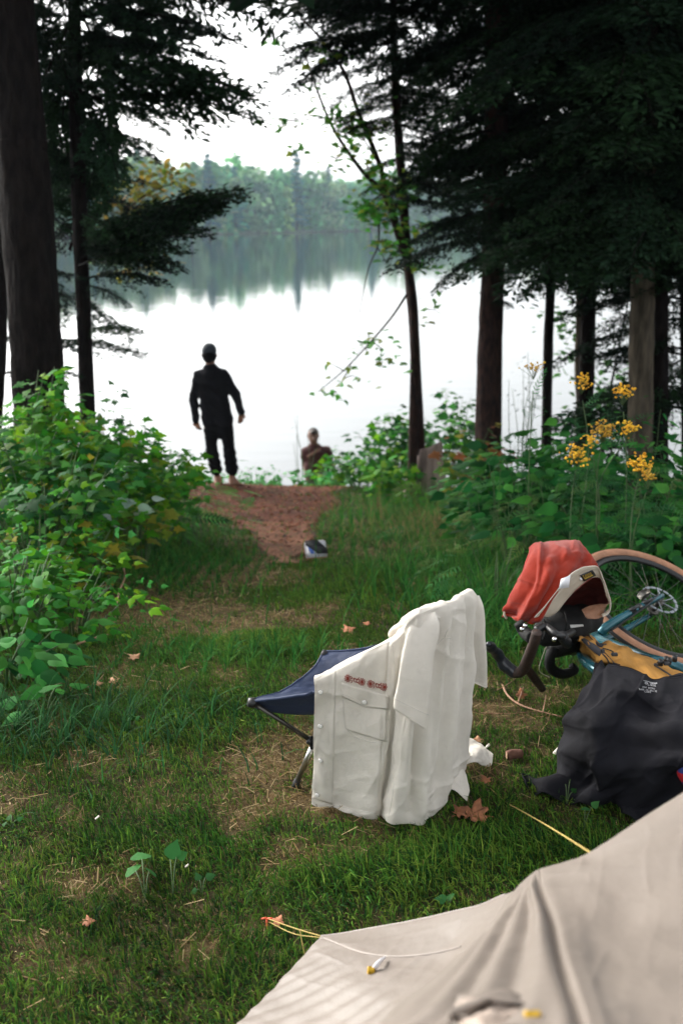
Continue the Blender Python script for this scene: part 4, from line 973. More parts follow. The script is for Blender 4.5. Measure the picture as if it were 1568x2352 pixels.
for t_ in (-.14, -.06, 0, .06, .25, .45, .65, .82, .93, 1.0):
    row = []
    for i, ((u, v, y), (ub, vb)) in enumerate(cols):
        a = PY(u, v, y - .03); b = PY(ub, vb, yb[i]); b[2] = max(b[2], float(gz(b[0], b[1])) + .006)
        if t_ <= 0:
            inward = np.array([-.10, .30, 0]) if i > 4 else np.array([.12, .32, 0]); p = a + inward * (-t_) * 1.9 + [0, 0, -.9 * (t_ * t_) * 2.2 - .012 * (t_ < 0)]
            if t_ == 0: p = a
        else:
            p = a * (1 - t_) + b * t_
            bulge = math.sin(math.pi * min(t_, 1)) ; out = np.array([-.15, -1, 0]) if i < 5 else np.array([.25, -.9, 0]) if i < 9 else np.array([.7, -.6, 0])
            p = p + out * .012 * bulge
            if t_ == .06: p = p + out * .012
        row.append(p)
    G.append(row)
def fold(s, t_):
    d = .010 * np.exp(-((s - .43 + .02 * t_) / .018) ** 2) * -1 * np.clip(t_ * 1.6, 0, 1)
    g = np.clip((s - .50) / .1, 0, 1) * np.clip(t_ * 2.5 - .2, 0, 1)
    d = d + g * (.013 * np.sin(s * 46 + 3 * t_) + .006 * np.sin(s * 83 - 4 * t_ + 1))
    d = d + .006 * np.exp(-((s - .40 - .12 * (1 - t_)) / .03) ** 2) * np.clip(t_ * 2 - .6, 0, 1)
    d = d + (1 - g) * .004 * np.sin(s * 26 + t_ * 7) * np.clip(t_ * 2, 0, 1)
    d = d - .003 * np.exp(-((s - .345) / .004) ** 2) * (t_ > .15)
    return d * (1 - .6 * np.clip((t_ - .85) / .15, 0, 1))
body, Sb, Nb = cloth('body', G, 260, 200, white, st, fold=fold, crumple=.005, cs=.11, thick=.0012, crease=.0055)
def hang_tube(name, secs, seed, parent, n=40, rows=60, flat=.35, crumple=.0035, mt=white):
    """open sleeve: secs (u,v,y,halfwidth px, tilt deg)"""
    P = np.array([PY(u, v, y) for u, v, y, hw, tl in secs]); W_ = np.array([hw / FPX * (y + .2) for u, v, y, hw, tl in secs]); tl = np.array([R(q[4]) for q in secs])
    P = crspline(P, rows); W_ = crspline(W_, rows); tl = crspline(tl, rows)
    a = np.linspace(0, 2 * np.pi, n, endpoint=False); out = []
    for i in range(rows):
        ax = RT * math.cos(tl[i]) - UP * math.sin(tl[i]); dep = -FW * .9 + UP * .0
        prof = np.sign(np.cos(a)) * np.abs(np.cos(a)) ** .9
        r = P[i] + W_[i] * (prof[:, None] * ax + flat * np.sin(a)[:, None] * dep)
        out.append(r)
    S = np.array(out); nn = norm(S - P[:, None]); th, k = np.meshgrid(a, np.linspace(0, 1, rows))
    d = crumple * (1.6 * np.sin(th * 3 + k * 2.5 + seed) * k + 2.5 * (vnoise(th * 1.2, k * 5, 1, seed) - .5))
    S = S + nn * d[..., None]
    o = mesh(name, S.reshape(-1, 3), gridF(rows, n, wrap=True), mt, parent); solid(o, .0022); return o, S
sl1, S1 = hang_tube('sleeve', [(972, 1412, 2.325, 26, -14), (973, 1440, 2.30, 33, -4), (963, 1500, 2.28, 36, 6), (955, 1560, 2.27, 39, 14), (950, 1610, 2.27, 41, 22), (943, 1652, 2.27, 43, 34)], 3, st, flat=.28)
sl2, S2 = hang_tube('sleeve', [(1086, 1368, 2.68, 12, 0), (1090, 1400, 2.66, 19, 0), (1092, 1450, 2.65, 21, 3), (1093, 1500, 2.66, 23, 6), (1095, 1560, 2.68, 21, 18), (1093, 1570, 2.68, 22, 24)], 5, st, flat=.5)
# collar and yoke bunch on the chair back
def ribbon(name, A, B, nu, nv, mt, parent, lift=.012, **kw):
    Mx = [(np.array(a) + np.array(b)) / 2 for a, b in zip(A, B)]
    G = [A, [m + UP * lift - FW * lift for m in Mx], B]; return cloth(name, G, nu, nv, mt, parent, **kw)
A = [PY(u, v, y) for u, v, y in [(938, 1446, 2.40), (946, 1416, 2.40), (975, 1394, 2.44), (1006, 1387, 2.48), (1040, 1386, 2.52), (1062, 1374, 2.58)]]
Bq = [PY(u, v, y) for u, v, y in [(946, 1462, 2.335), (972, 1428, 2.32), (1000, 1420, 2.335), (1022, 1420, 2.39), (1046, 1412, 2.46), (1066, 1396, 2.55)]]
colr, Sc, Nc = ribbon('collar', A, Bq, 60, 20, white, st, lift=.014, crumple=.004, cs=.04, thick=.003)
# tails lying on the grass
def ground_cloth(name, outline_rows, nu, nv, mt, parent, lift=.012, **kw):
    G = [[PG(u, v, lift + h) for u, v, h in row] for row in outline_rows]; return cloth(name, G, nu, nv, mt, parent, **kw)
ground_cloth('hem', [[(1040, 1756, .04), (1070, 1738, .05), (1104, 1742, .035), (1131, 1753, .02)], [(1030, 1776, .03), (1068, 1760, .045), (1100, 1758, .04), (1126, 1766, .0)], [(1020, 1796, .02), (1052, 1786, .02), (1088, 1778, .03), (1108, 1768, .0)]], 50, 36, white, st, crumple=.003, cs=.08, thick=.002)
ground_cloth('hem', [[(1010, 1774, .06), (1030, 1786, .05), (1052, 1798, .05), (1066, 1808, .04)], [(992, 1810, .06), (1020, 1812, .06), (1050, 1822, .05), (1075, 1832, .01)], [(984, 1866, .02), (1010, 1852, .03), (1040, 1843, .03), (1072, 1848, .0)]], 50, 40, white, st, crumple=.003, cs=.08, thick=.002)
bt = tree_of([body]); btc = tree_of([sl1])
# placket, pocket, flap
decal('placket', bt, [(727, 1561), (771, 1540), (763, 1848), (719, 1832)], white, st, 14, 60, .0014, .0008)
decal('pocket', bt, [(782, 1575), (891, 1600), (884, 1703), (796, 1676)], white, st, 24, 24, .0016, .0008)
fp = [[(786 + s * 4, 1566 + s * 2) for s in (0,)]]
rows = []
for t_ in np.linspace(0, 1, 8):
    rows.append([(785 + (892 - 785) * s, (1566 + 30 * s) + t_ * (32 + 10 * (1 - abs(s - .5) * 2)) ) for s in np.linspace(0, 1, 18)])
Gf = on(bt, rows, .0034); o = mesh('pocket_flap', Gf.reshape(-1, 3), gridF(8, 18), white, st); solid(o, .0014)
bt2 = tree_of([x for x in st.children if x.name.split('.')[0] in ('body', 'placket', 'pocket', 'pocket_flap')])
tp = [thread(bt2, [(771, 1540), (769, 1640), (765, 1750), (762, 1860)], .0007), thread(bt2, [(788, 1604), (790, 1655), (797, 1676), (830, 1698), (884, 1702), (887, 1640)], .0007),
      thread(bt2, [(786, 1594), (812, 1604), (840, 1620), (888, 1625)], .0007), thread(bt2, [(787, 1598), (812, 1608), (840, 1624), (888, 1629)], .0006), thread(bt2, [(718, 1835), (760, 1848), (830, 1862), (866, 1868)], .0007),
      thread(bt, [(1034, 1440), (1026, 1448), (1020, 1465)], .001), thread(bt, [(985, 1484), (1000, 1482), (1014, 1468), (1018, 1466)], .001), thread(bt, [(902, 1480), (907, 1560), (900, 1640), (905, 1760)], .0008), thread(bt, [(1020, 1466), (1034, 1466)], .0012), thread(bt, [(896, 1700), (893, 1760), (905, 1800), (892, 1880)], .0009)]
V, Fl = join(tp); mesh('seam', V, Fl, thr, st)
for k, off in ((S1, 0), (S2, 0)):
    pass
cuff = []
for Sx in (S1, S2):
    for r_ in (-9,):
        ring = Sx[r_]; c = ring.mean(0); cuff.append(tube(c + (ring - c) * 1.03 + norm(ring - c) * .001, .0008, 4, closed=True))
V, Fl = join(cuff); mesh('cuff_seam', V, Fl, thr, st)
for u, v in ((736, 1589), (736, 1667), (736.5, 1746), (729, 1825), (837, 1612)):
    h = hit(bt2, u, v, .0012)
    if h is None: continue
    p, n = h; a = np.linspace(0, 2 * np.pi, 20, endpoint=False); X = norm(np.cross(n, [0, 0, 1])); Y = np.cross(n, X); r = .0072
    s_ = mesh('snap', *[(lambda vs: vs)(x) for x in tube([p, p + n * .0025], [r, r * .93], 20)], rim_m, st)
    V, Fl = tube([p + n * .0018, p + n * .0034, p + n * .0038], [r * .9, r * .86, r * .5], 20); mesh('pearl', V, Fl, snapm, s_)
# embroidery band: four flowers and leafy links
emb = []
def epts(pts, r=.0009): emb.append(thread(bt2, pts, r, .0022, max(6, 3 * len(pts))))
def ev(s, t_): return (793 + (889 - 793) * s + 2 * t_, 1556 + (1579 - 1556) * s + (t_ - 0) * 1.0)
for s0 in (.06, .40, .60, .93):
    cx, cy = ev(s0, 0)
    for k in range(10):
        a = k * math.pi / 5; ln = 9.5; x1, y1 = cx + ln * .85 * math.cos(a), cy + ln * math.sin(a)
        m1 = (cx + .55 * (x1 - cx) - 1.6 * math.sin(a), cy + .55 * (y1 - cy) + 1.6 * math.cos(a)); m2 = (cx + .55 * (x1 - cx) + 1.6 * math.sin(a), cy + .55 * (y1 - cy) - 1.6 * math.cos(a))
        epts([(cx, cy), m1, (x1, y1)], .0006); epts([(cx, cy), m2, (x1, y1)], .0006)
for s0, s1 in ((.14, .33), (.67, .86)):
    for k in range(3):
        sa = s0 + (s1 - s0) * (k + .5) / 3; x, y = ev(sa, 0)
        if k == 1:
            for q in (0, 1): epts([(x - 4, y), (x, y - 5 if q else y + 5), (x + 4, y)], .0008)
        else:
            for q in (-1, 1):
                epts([(x - 3, y + q * 1), (x, y + q * 4), (x + 4 * (1 if k else -1), y + q * 8)], .0009); epts([(x + 2, y + q * 1), (x + 3, y + q * 3), (x + 5 * (1 if k == 0 else -1), y + q * 4)], .0009)
V, Fl = join(emb); mesh('embroidery', V, Fl, redthr, st)

# ================================================================ BICYCLE
hubp = np.array([1.320, 3.899, .035]); wn = norm(np.array([.269, -.334, .903]))
e1 = norm(np.cross(wn, [0, 1, .3])); e2 = np.cross(wn, e1)
def on_plane(u, v, p0, n):
    r = PD(u, v, 1.0) - CAM; return CAM + r * (((p0 - CAM) @ n) / (r @ n))
teal = mat('teal_paint', (.022, .115, .145), .22, vary=.25, vscale=10, metal=.35, spec=.6); tan = mat('tan_sidewall', (.42, .21, .12), .75, vary=.3, vscale=25, bump=.3)
brown = mat('brown_bar_tape', (.036, .017, .011), .7, vary=.45, vscale=60, bump=.6, bscale=140, bdist=.003)
ochre = mat('ochre_canvas', (.50, .255, .065), .85, vary=.3, vscale=10, bump=.8, bscale=16, bdist=.012, weave=.5, spec=.15)
greyf = mat('grey_canvas', (.055, .055, .062), .85, vary=.3, bump=.4, weave=.4, spec=.15); blackf = mat('black_canvas', (.012, .012, .012), .75, vary=.4, bump=.5, bscale=20, weave=.4, spec=.25)
silver = mat('polished_steel', (.75, .76, .78), .2, metal=1, vary=.2); chrome2 = mat('reflective_white', (.26, .29, .32), .4, vary=.15)
bike = thing('bicycle', 'teal bicycle with tan tyres lying on its side, hung with bags and clothes', 'bicycle', GZ(1.2, 3.3))
a = np.linspace(0, 2 * np.pi, 120, endpoint=False)
def wheel(cn, n_, x_, y_, nm):
    circ = lambda r, o=0: cn + r * (np.cos(a)[:, None] * x_ + np.sin(a)[:, None] * y_) + n_ * o
    V, Fl = tube(circ(.298), .013, 10, closed=True, flat=1.3); wh = mesh('wheel', V, Fl, black, bike)
    V, Fl = tube(circ(.330), .020, 14, closed=True); tt = V.reshape(120, 14, 3)
    mesh('tyre', V, Fl, tan, wh)
    # tread band on the outside
    rows = []
    for th in np.linspace(-.42, .42, 9): rows.append(cn + (.330 + .0212 * math.cos(th)) * (np.cos(a)[:, None] * x_ + np.sin(a)[:, None] * y_) + n_ * .0212 * math.sin(th))
    S = np.array(rows); I = np.arange(9 * 120).reshape(9, 120); I = np.hstack([I, I[:, :1]]); o = mesh('tread', S.reshape(-1, 3), np.stack([I[:-1, :-1], I[:-1, 1:], I[1:, 1:], I[1:, :-1]], -1).reshape(-1, 4), rubber, wh); solid(o, .002)
    V, Fl = join([tube([cn - n_ * .05, cn + n_ * .05], .011, 12), tube([cn - n_ * .03, cn - n_ * .024], .027, 20), tube([cn + n_ * .024, cn + n_ * .03], .027, 20)]); mesh('hub', V, Fl, gun, wh)
    sp = []
    for k in range(28):
        q = 2 * math.pi * k / 28; sg = (-1) ** k; q2 = q + .5 * (1 if (k // 2) % 2 else -1)
        sp.append(tube([cn + .025 * (math.cos(q2) * x_ + math.sin(q2) * y_) + n_ * .027 * sg, cn + .29 * (math.cos(q) * x_ + math.sin(q) * y_)], .0011, 4, cap=False))
    V, Fl = join(sp); mesh('spokes', V, Fl, gun, wh)
    return wh
w1 = wheel(hubp, wn, e1, e2, 'front')
# disc rotor
rr = []
for k in range(16):
    q0 = 2 * math.pi * k / 16; q1 = q0 + 2 * math.pi / 16 * .82; th = np.linspace(q0, q1, 6)
    top = [hubp + wn * .034 + r_ * (np.cos(th)[:, None] * e1 + np.sin(th)[:, None] * e2) for r_ in (.068, .080)]; S = np.array(top); rr.append((S.reshape(-1, 3), [gridF(2, 6)]))
V, Fl = join(rr); o = mesh('rotor', V, Fl, chrome2, w1); solid(o, .002)
V, Fl = join([tube([hubp + wn * .034 + .02 * (math.cos(q) * e1 + math.sin(q) * e2), hubp + wn * .034 + .069 * (math.cos(q + .4) * e1 + math.sin(q + .4) * e2)], .003, 4) for q in np.linspace(0, 6.28, 7)[:-1]]); mesh('rotor_arm', V, Fl, chrome2, w1)
vd = PY(1338, 1375, 3.7)
V, Fl = tube([hubp + .29 * norm((on_plane(1336 + 8, 1370, hubp, wn) - hubp)), hubp + .255 * norm((on_plane(1344, 1370, hubp, wn) - hubp))], .003, 6); mesh('valve', V, Fl, silver, w1)
# fork
crown = on_plane(1338, 1482, hubp, wn); cd_ = norm(crown - hubp); crown = hubp + cd_ * .40
h_up = norm(cd_)
top1 = hubp + wn * .06; 
V, Fl = tube([hubp + wn * .058 , hubp + wn * .062 + cd_ * .18, crown + wn * .05 - cd_ * .01, crown + cd_ * .03 + wn * .02], [.0115, .014, .018, .020], 14, seg=24); fk = mesh('fork', V, Fl, teal, bike)
V, Fl = tube([hubp - wn * .058, hubp - wn * .062 + cd_ * .18, crown - wn * .05 - cd_ * .01, crown + cd_ * .03 - wn * .02], [.0115, .014, .018, .020], 14, seg=24); mesh('fork_blade', V, Fl, teal, fk)
V, Fl = join([box(hubp + wn * .068 + cd_ * d_, [.016, .013, .008], np.stack([cd_, np.cross(wn, cd_), wn]), .003) for d_ in (.14, .19, .24)] + [tube([hubp + wn * .078 + cd_ * d_, hubp + wn * .078 + cd_ * (d_ + .06)], .006, 8) for d_ in (.10, .20)]); mesh('cable_clamp', V, Fl, black, fk)
V, Fl = tube([hubp + wn * .07 + cd_ * .02 + e1 * .01, hubp + wn * .074 + cd_ * .2 + np.cross(wn, cd_) * .018, crown + wn * .04 + np.cross(wn, cd_) * .02], .0035, 6, seg=20); mesh('brake_hose', V, Fl, black, fk)
V, Fl = box(hubp + wn * .045 + cd_ * .06 + np.cross(wn, cd_) * -.05, [.028, .015, .016], np.stack([cd_, np.cross(wn, cd_), wn]), .004); mesh('brake_caliper', V, Fl, gun, fk)
ht0 = crown + cd_ * .03; ht1 = crown + cd_ * .17
V, Fl = tube([ht0, ht0 * .5 + ht1 * .5, ht1], [.026, .023, .025], 16); mesh('head_tube', V, Fl, teal, bike)
# frame tubes
dt_end = PZ(1760, 1655, .06); tt_end = PZ(1640, 1760, .22)
V, Fl = tube([ht0 + cd_ * .02, PZ(1480, 1512, .17), PZ(1568, 1540, .15), dt_end], [.021, .021, .021, .022], 16, seg=30); mesh('down_tube', V, Fl, teal, bike)
V, Fl = tube([ht1 - cd_ * .02, PZ(1350, 1524, .22), PZ(1480, 1610, .22), tt_end], [.018, .018, .017, .017], 16, seg=30); mesh('top_tube', V, Fl, teal, bike)
V, Fl = tube([dt_end, tt_end, tt_end + np.array([.05, 0, -.03])], [.017, .016, .014], 14); mesh('seat_tube', V, Fl, teal, bike)
rear = dt_end + norm(dt_end - ht0) * .40 + np.array([.02, -.12, .02]); V, Fl = join([tube([dt_end, rear], [.011, .009], 8), tube([tt_end, rear], [.009, .008], 8)]); mesh('stays', V, Fl, teal, bike)
pn = norm(np.cross(dt_end - ht0, tt_end - dt_end)); pn = pn * np.sign(pn[2]); x_ = norm(np.cross(pn, [0, 1, 0])); y_ = np.cross(pn, x_)
wheel(rear, pn, x_, y_, 'rear')
sdl = tt_end + np.array([.26, .02, -.12]); V, Fl = sdf([(sdl - x_ * .0, sdl + norm(ht1 - tt_end) * .14, .045, .02), (sdl, sdl - norm(ht1 - tt_end) * .08, .05, .06)], .008, .04); mesh('saddle', V, Fl, black, bike)
# crank set
V, Fl = join([tube([dt_end - pn * .06, dt_end + pn * .06], .018, 12), tube([dt_end + pn * .05, dt_end + pn * .054], .09, 40), tube([dt_end + pn * .06, dt_end + pn * .062 + x_ * .17], [.014, .010], 8)]); mesh('crank', V, Fl, gun, bike)
# bottle bosses
btd = [on_plane(1486, 1526, PZ(1486, 1526, .19), pn), PZ(1540, 1552, .2)]
# frame bag
up_edge = [(1330, 1466), (1350, 1461), (1374, 1480), (1398, 1479), (1430, 1490), (1463, 1503), (1525, 1530), (1590, 1556), (1650, 1585)]
lo_edge = [(1328, 1474), (1344, 1496), (1370, 1526), (1404, 1532), (1450, 1548), (1500, 1580), (1560, 1610), (1610, 1640), (1660, 1690)]
G = []
for t_, lift in ((-.05, -.05), (0, .0), (.2, .035), (.5, .045), (.8, .035), (1.0, .0), (1.05, -.05)):
    tt = min(max(t_, 0), 1); G.append([PZ(a_[0] * (1 - tt) + b_[0] * tt, a_[1] * (1 - tt) + b_[1] * tt, .21 + lift) for a_, b_ in zip(up_edge, lo_edge)])
bag = thing('frame_bag', 'ochre and grey canvas frame bag strapped inside the bicycle frame', 'bag', GZ(1.25, 3.0))
fbody, Sf, Nf = cloth('panel', G, 120, 40, ochre, bag, crumple=.006, cs=.07, thick=.003, fold=lambda s, t_: .004 * np.sin(s * 38 + t_ * 5))
btb = tree_of([fbody])
z1 = on(btb, [[(1334, 1472), (1352, 1488), (1376, 1508), (1400, 1524), (1412, 1530)], [(1338, 1468), (1362, 1482), (1386, 1500), (1412, 1522), (1424, 1528)]], .004)
o = mesh('grey_stripe', z1.reshape(-1, 3), gridF(2, 5), greyf, bag); solid(o, .003)
z1 = on(btb, [[(1350, 1462), (1374, 1481), (1392, 1482)], [(1358, 1470), (1374, 1487), (1380, 1488)]], .004); o = mesh('grey_corner', z1.reshape(-1, 3), gridF(2, 3), greyf, bag); solid(o, .003)
z = [thread(btb, [(1372, 1492), (1390, 1512), (1400, 1526)], .003, .003), thread(btb, [(1504, 1532), (1530, 1548), (1560, 1566)], .0035, .004)]; V, Fl = join(z); mesh('zip', V, Fl, black, bag)
for (u, v), (u2, v2) in (((1383, 1494), (1410, 1503)), ((1505, 1527), (1530, 1524))):
    V, Fl = join([thread(btb, [(u, v), ((u + u2) / 2, (v + v2) / 2 - 1), (u2, v2)], .0022, .008, 10), box(PZ(u2, v2, .275), [.010, .006, .005], bev=.002), box(PZ(u, v, .275), [.006, .005, .004], bev=.002)]); mesh('zip_pull', V, Fl, black, bag)
for u, v in ((1515, 1528), (1528, 1522)):
    pp = PZ(u, v, .265); V, Fl = join([tube([pp, pp + [0, 0, .02]], [.009, .007], 10), tube([pp + [.03, .01, 0], pp + [.03, .01, .02]], [.008, .008], 10)]); mesh('buckle', V, Fl, black, bag)
# stem, handlebar, drops
stem_e = PZ(1290, 1462, .34)
V, Fl = tube([ht1, ht1 + cd_ * .03, stem_e], [.02, .02, .018], 12); mesh('stem', V, Fl, black, bike)
hbL = PZ(1232, 1455, .40); hb = [PZ(1340, 1440, .16), PZ(1290, 1462, .34), PZ(1238, 1450, .40)]
V, Fl = tube([PZ(1330, 1440, .20), stem_e, PZ(1252, 1440, .36), PZ(1230, 1448, .36)], .0125, 12, seg=24); hbar = mesh('handlebar', V, Fl, black, bike)
V, Fl = tube([PZ(1232, 1452, .37), PZ(1226, 1475, .33), PZ(1213, 1510, .25), PZ(1200, 1538, .19), PZ(1185, 1546, .17), PZ(1172, 1541, .17)], [.016, .017, .018, .018, .017, .016], 14, seg=40); mesh('bar_drop', V, Fl, brown, hbar)
V, Fl = tube([PZ(1205, 1530, .17), PZ(1222, 1552, .12), PZ(1238, 1574, .06), PZ(1246, 1584, .04)], [.014, .015, .014, .012], 12, seg=20); mesh('bar_drop', V, Fl, brown, hbar)
V, Fl = sdf([(PZ(1178, 1543, .17), PZ(1158, 1528, .19), .021, .019), (PZ(1158, 1528, .19), PZ(1142, 1502, .23), .019, .016), (PZ(1142, 1502, .23), PZ(1126, 1486, .27), .016, .015), (PZ(1126, 1486, .27), PZ(1122, 1480, .29), .015, .010)], .004, .012); mesh('brake_hood', V, Fl, mat('hood_rubber', (.014, .017, .024), .3, vary=.2, spec=.6), hbar)
V, Fl = tube([PZ(1132, 1492, .24), PZ(1142, 1515, .19), PZ(1158, 1545, .13)], [.006, .007, .005], 8, seg=14, flat=.6); mesh('brake_lever', V, Fl, gun, hbar)
V, Fl = tube([PZ(1272, 1488, .20), PZ(1262, 1510, .17), PZ(1265, 1535, .12), PZ(1290, 1548, .09), PZ(1318, 1540, .09), PZ(1312, 1528, .11)], [.018, .018, .018, .017, .015, .012], 12, seg=40); mesh('bar_drop', V, Fl, blackf, hbar)
V, Fl = tube([PZ(1262, 1470, .25), PZ(1248, 1500, .16), PZ(1238, 1540, .03), PZ(1262, 1556, .0)], .002, 5, seg=24); mesh('cable', V, Fl, mat('cable_grey', (.28, .26, .2), .5), hbar)
V, Fl = tube([PZ(1190, 1430, .36), PZ(1204, 1452, .33), PZ(1224, 1466, .34)], [.016, .02, .022], 10, seg=14); mesh('bar_end', V, Fl, blackf, hbar)
for u, v in ((1196, 1449), (1203, 1441), (1270, 1472)):
    pp = PZ(u, v, .36); V, Fl = tube([pp, pp + [.004, -.004, .012]], [.007, .006], 8); mesh('bolt', V, Fl, silver, hbar)
# handlebar bag
hbag = thing('handlebar_bag', 'black roll bag strapped to the handlebar beneath the red garment', 'bag', GZ(.95, 3.05))
pa, pb = PZ(1256, 1452, .28), PZ(1352, 1418, .24)
V, Fl = sdf([(pa, pa * .5 + pb * .5, .048, .060, .03), (pa * .5 + pb * .5, pb, .060, .052, .03)], .007, .03, noise=lambda X, Y, Z: .003 * np.sin(X * 60 + Z * 40) * np.cos(Y * 50)); hbd = mesh('roll', V, Fl, blackf, hbag)
V, Fl = sdf([(PZ(1275, 1488, .16), PZ(1302, 1474, .19), .035, .04), (PZ(1300, 1480, .16), PZ(1340, 1468, .18), .038, .026)], .007, .03); mesh('pouch', V, Fl, blackf, hbag)
bth = tree_of([hbd])
decal('patch', bth, [(1306, 1435.5), (1336, 1434), (1338, 1438.5), (1308, 1443)], mat('grey_tag', (.45, .45, .43), .6), hbag, 6, 3, .003)
V, Fl = join([thread(bth, [(1296, 1404), (1300, 1430), (1296, 1458)], .003, .001), thread(bth, [(1248, 1424), (1252, 1445), (1246, 1470)], .003, .001)]); mesh('strap', V, Fl, blackf, hbag)

# ================================================================ RED GARMENT over the handlebar
redc = mat('rust_red_jersey', (.27, .020, .006), .85, vary=.12, vscale=20, bump=.35, bscale=26, bdist=.006, weave=.5, spec=.12, sheen=.2, trans=.04)
cream = mat('cream_twill', (.56, .48, .38), .85, vary=.12, weave=.6, bump=.3, bscale=60, bdist=.003)
dk = mat('dark_lining', (.018, .008, .008), .9)
rg = thing('shirt', 'rust red garment with cream neck facing hung upside down over the bicycle handlebar', 'garment', GZ(1.0, 3.1))
def c2(x, y): return 1066.2 + x * .32, 1191.7 + y * .32
def row(pts): return [PY(*c2(x, y), yy) for x, y, yy in pts]
G = [row([(470, 215, 3.35), (520, 176, 3.36), (600, 168, 3.38), (700, 166, 3.38), (780, 160, 3.38), (818, 158, 3.36)]),
     row([(462, 235, 3.22), (515, 188, 3.20), (600, 182, 3.20), (705, 180, 3.20), (790, 172, 3.20), (835, 178, 3.22)]),
     row([(430, 310, 3.16), (505, 270, 3.10), (600, 262, 3.09), (715, 255, 3.10), (815, 240, 3.12), (880, 240, 3.15)]),
     row([(395, 400, 3.12), (490, 375, 3.05), (590, 365, 3.03), (700, 345, 3.04), (810, 325, 3.08), (915, 290, 3.12)]),
     row([(355, 500, 3.09), (460, 480, 3.02), (570, 480, 2.99), (655, 455, 3.00), (760, 408, 3.04), (945, 345, 3.10)]),
     row([(318, 590, 3.07), (410, 600, 3.01), (520, 610, 2.97), (600, 560, 2.98), (700, 470, 3.02), (968, 385, 3.09)]),
     row([(300, 650, 3.07), (380, 690, 3.02), (470, 700, 2.98), (540, 690, 2.97), (620, 580, 3.00), (972, 392, 3.09)]),
     row([(296, 700, 3.08), (350, 715, 3.03), (425, 750, 3.0), (505, 712, 2.98), (600, 600, 3.01), (974, 398, 3.10)])]
def rfold(s, t_):
    d = .010 * np.sin(s * 21 + t_ * 7 + 2) * np.clip(t_ * 1.6 - .1, 0, 1)
    d = d + .012 * np.exp(-((s - .27 - .06 * t_) / .03) ** 2) * np.clip(1 - t_ * .5, 0, 1) * np.clip(t_ * 4, 0, 1)
    d = d - .012 * np.exp(-((s - .52) / .07) ** 2 - ((t_ - .35) / .07) ** 2) + .012 * np.exp(-((s - .62) / .05) ** 2 - ((t_ - .30) / .06) ** 2)
    d = d + .010 * np.sin(t_ * 40 + s * 9) * np.clip(t_ * 3 - 2, 0, 1) * np.clip(1 - s * 1.7, 0, 1)
    return d
rb, Sr, Nr = cloth('panel', G, 120, 130, redc, rg, fold=rfold, crumple=.003, cs=.06, thick=.002, seed=4, crease=.005)
# right flank falling behind the neck opening
G = [row([(818, 158, 3.36), (850, 200, 3.45), (880, 230, 3.55)]), row([(900, 270, 3.18), (930, 300, 3.28), (950, 350, 3.42)]), row([(968, 380, 3.10), (1000, 470, 3.2), (990, 560, 3.38)]), row([(1044, 590, 3.12), (1040, 600, 3.2), (1020, 620, 3.3)])]
cloth('side_panel', G, 40, 60, redc, rg, crumple=.003, thick=.002)
# inner lining seen through the opening
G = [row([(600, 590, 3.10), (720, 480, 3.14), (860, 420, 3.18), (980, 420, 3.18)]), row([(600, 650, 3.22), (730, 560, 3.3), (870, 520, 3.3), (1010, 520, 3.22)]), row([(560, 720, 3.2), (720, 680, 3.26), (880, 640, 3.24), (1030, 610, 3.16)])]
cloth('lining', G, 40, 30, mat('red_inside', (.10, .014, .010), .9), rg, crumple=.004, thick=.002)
# cream neck band: outer edge / inner edge
oe = [(500, 710), (560, 640), (640, 540), (690, 480), (760, 400), (840, 352), (900, 340), (960, 350), (1000, 450), (1030, 540), (1048, 600), (1035, 670), (990, 705)]
ie = [(600, 708), (660, 670), (720, 590), (760, 545), (820, 490), (880, 440), (930, 418), (975, 425), (1000, 480), (1020, 560), (1036, 610), (1026, 655), (975, 690)]
yy = [2.965, 2.97, 2.985, 2.99, 3.0, 3.02, 3.04, 3.06, 3.08, 3.09, 3.09, 3.09, 3.08]
A = [PY(*c2(x, y), q - .010) for (x, y), q in zip(oe, yy)]; Bq = [PY(*c2(x, y), q + .02) for (x, y), q in zip(ie, yy)]
nb_, Sn, Nn = ribbon('neck_band', A, Bq, 120, 10, cream, rg, lift=.004, crumple=.0015, thick=.002)
btn = tree_of([nb_])
V, Fl = join([thread(btn, [c2(*q) for q in [(520, 705), (585, 640), (660, 550), (710, 492), (775, 418), (850, 366), (905, 352), (945, 360)]], .0007, .0008), tube(Sn[-1][::2], .0012, 5), tube(Sn[0][::2], .0012, 5)]); mesh('band_stitching', V, Fl, thr, rg)
dlab = decal('label', btn, [c2(820, 402), c2(912, 362), c2(936, 402), c2(848, 446)], black, rg, 8, 5, .004)
btl = tree_of([dlab]); yel = mat('yellow_thread', (.62, .40, .05), .7); yl = []
f2 = lambda s, t_: tuple((np.array(c2(820, 402)) * (1 - s) + np.array(c2(912, 362)) * s) * (1 - t_) + (np.array(c2(848, 446)) * (1 - s) + np.array(c2(936, 402)) * s) * t_)
def ylet(pts): yl.append(thread(btl, [f2(*p) for p in pts], .00075, .001, 14, 3))
for k, q in enumerate(np.linspace(.18, .72, 5)):
    ylet([(q + .06, .24), (q, .34), (q + .05, .42), (q - .01, .52)]) if k == 0 else ylet([(q, .50), (q + .03, .34), (q + .07, .36), (q + .04, .50), (q + .11, .46)])
for q in np.linspace(.2, .75, 8): ylet([(q, .58), (q + .02, .64), (q + .05, .58)])
ylet([(.14, .78), (.5, .77), (.86, .80)]); ylet([(.18, .88), (.5, .87), (.84, .90)])
V, Fl = join(yl); mesh('lettering', V, Fl, yel, dlab)
wt = mat('white_tag', (.80, .80, .84), .6)
decal('size_tag', btn, [c2(820, 425), c2(836, 418), c2(842, 436), c2(828, 446)], wt, rg, 4, 3, .003)
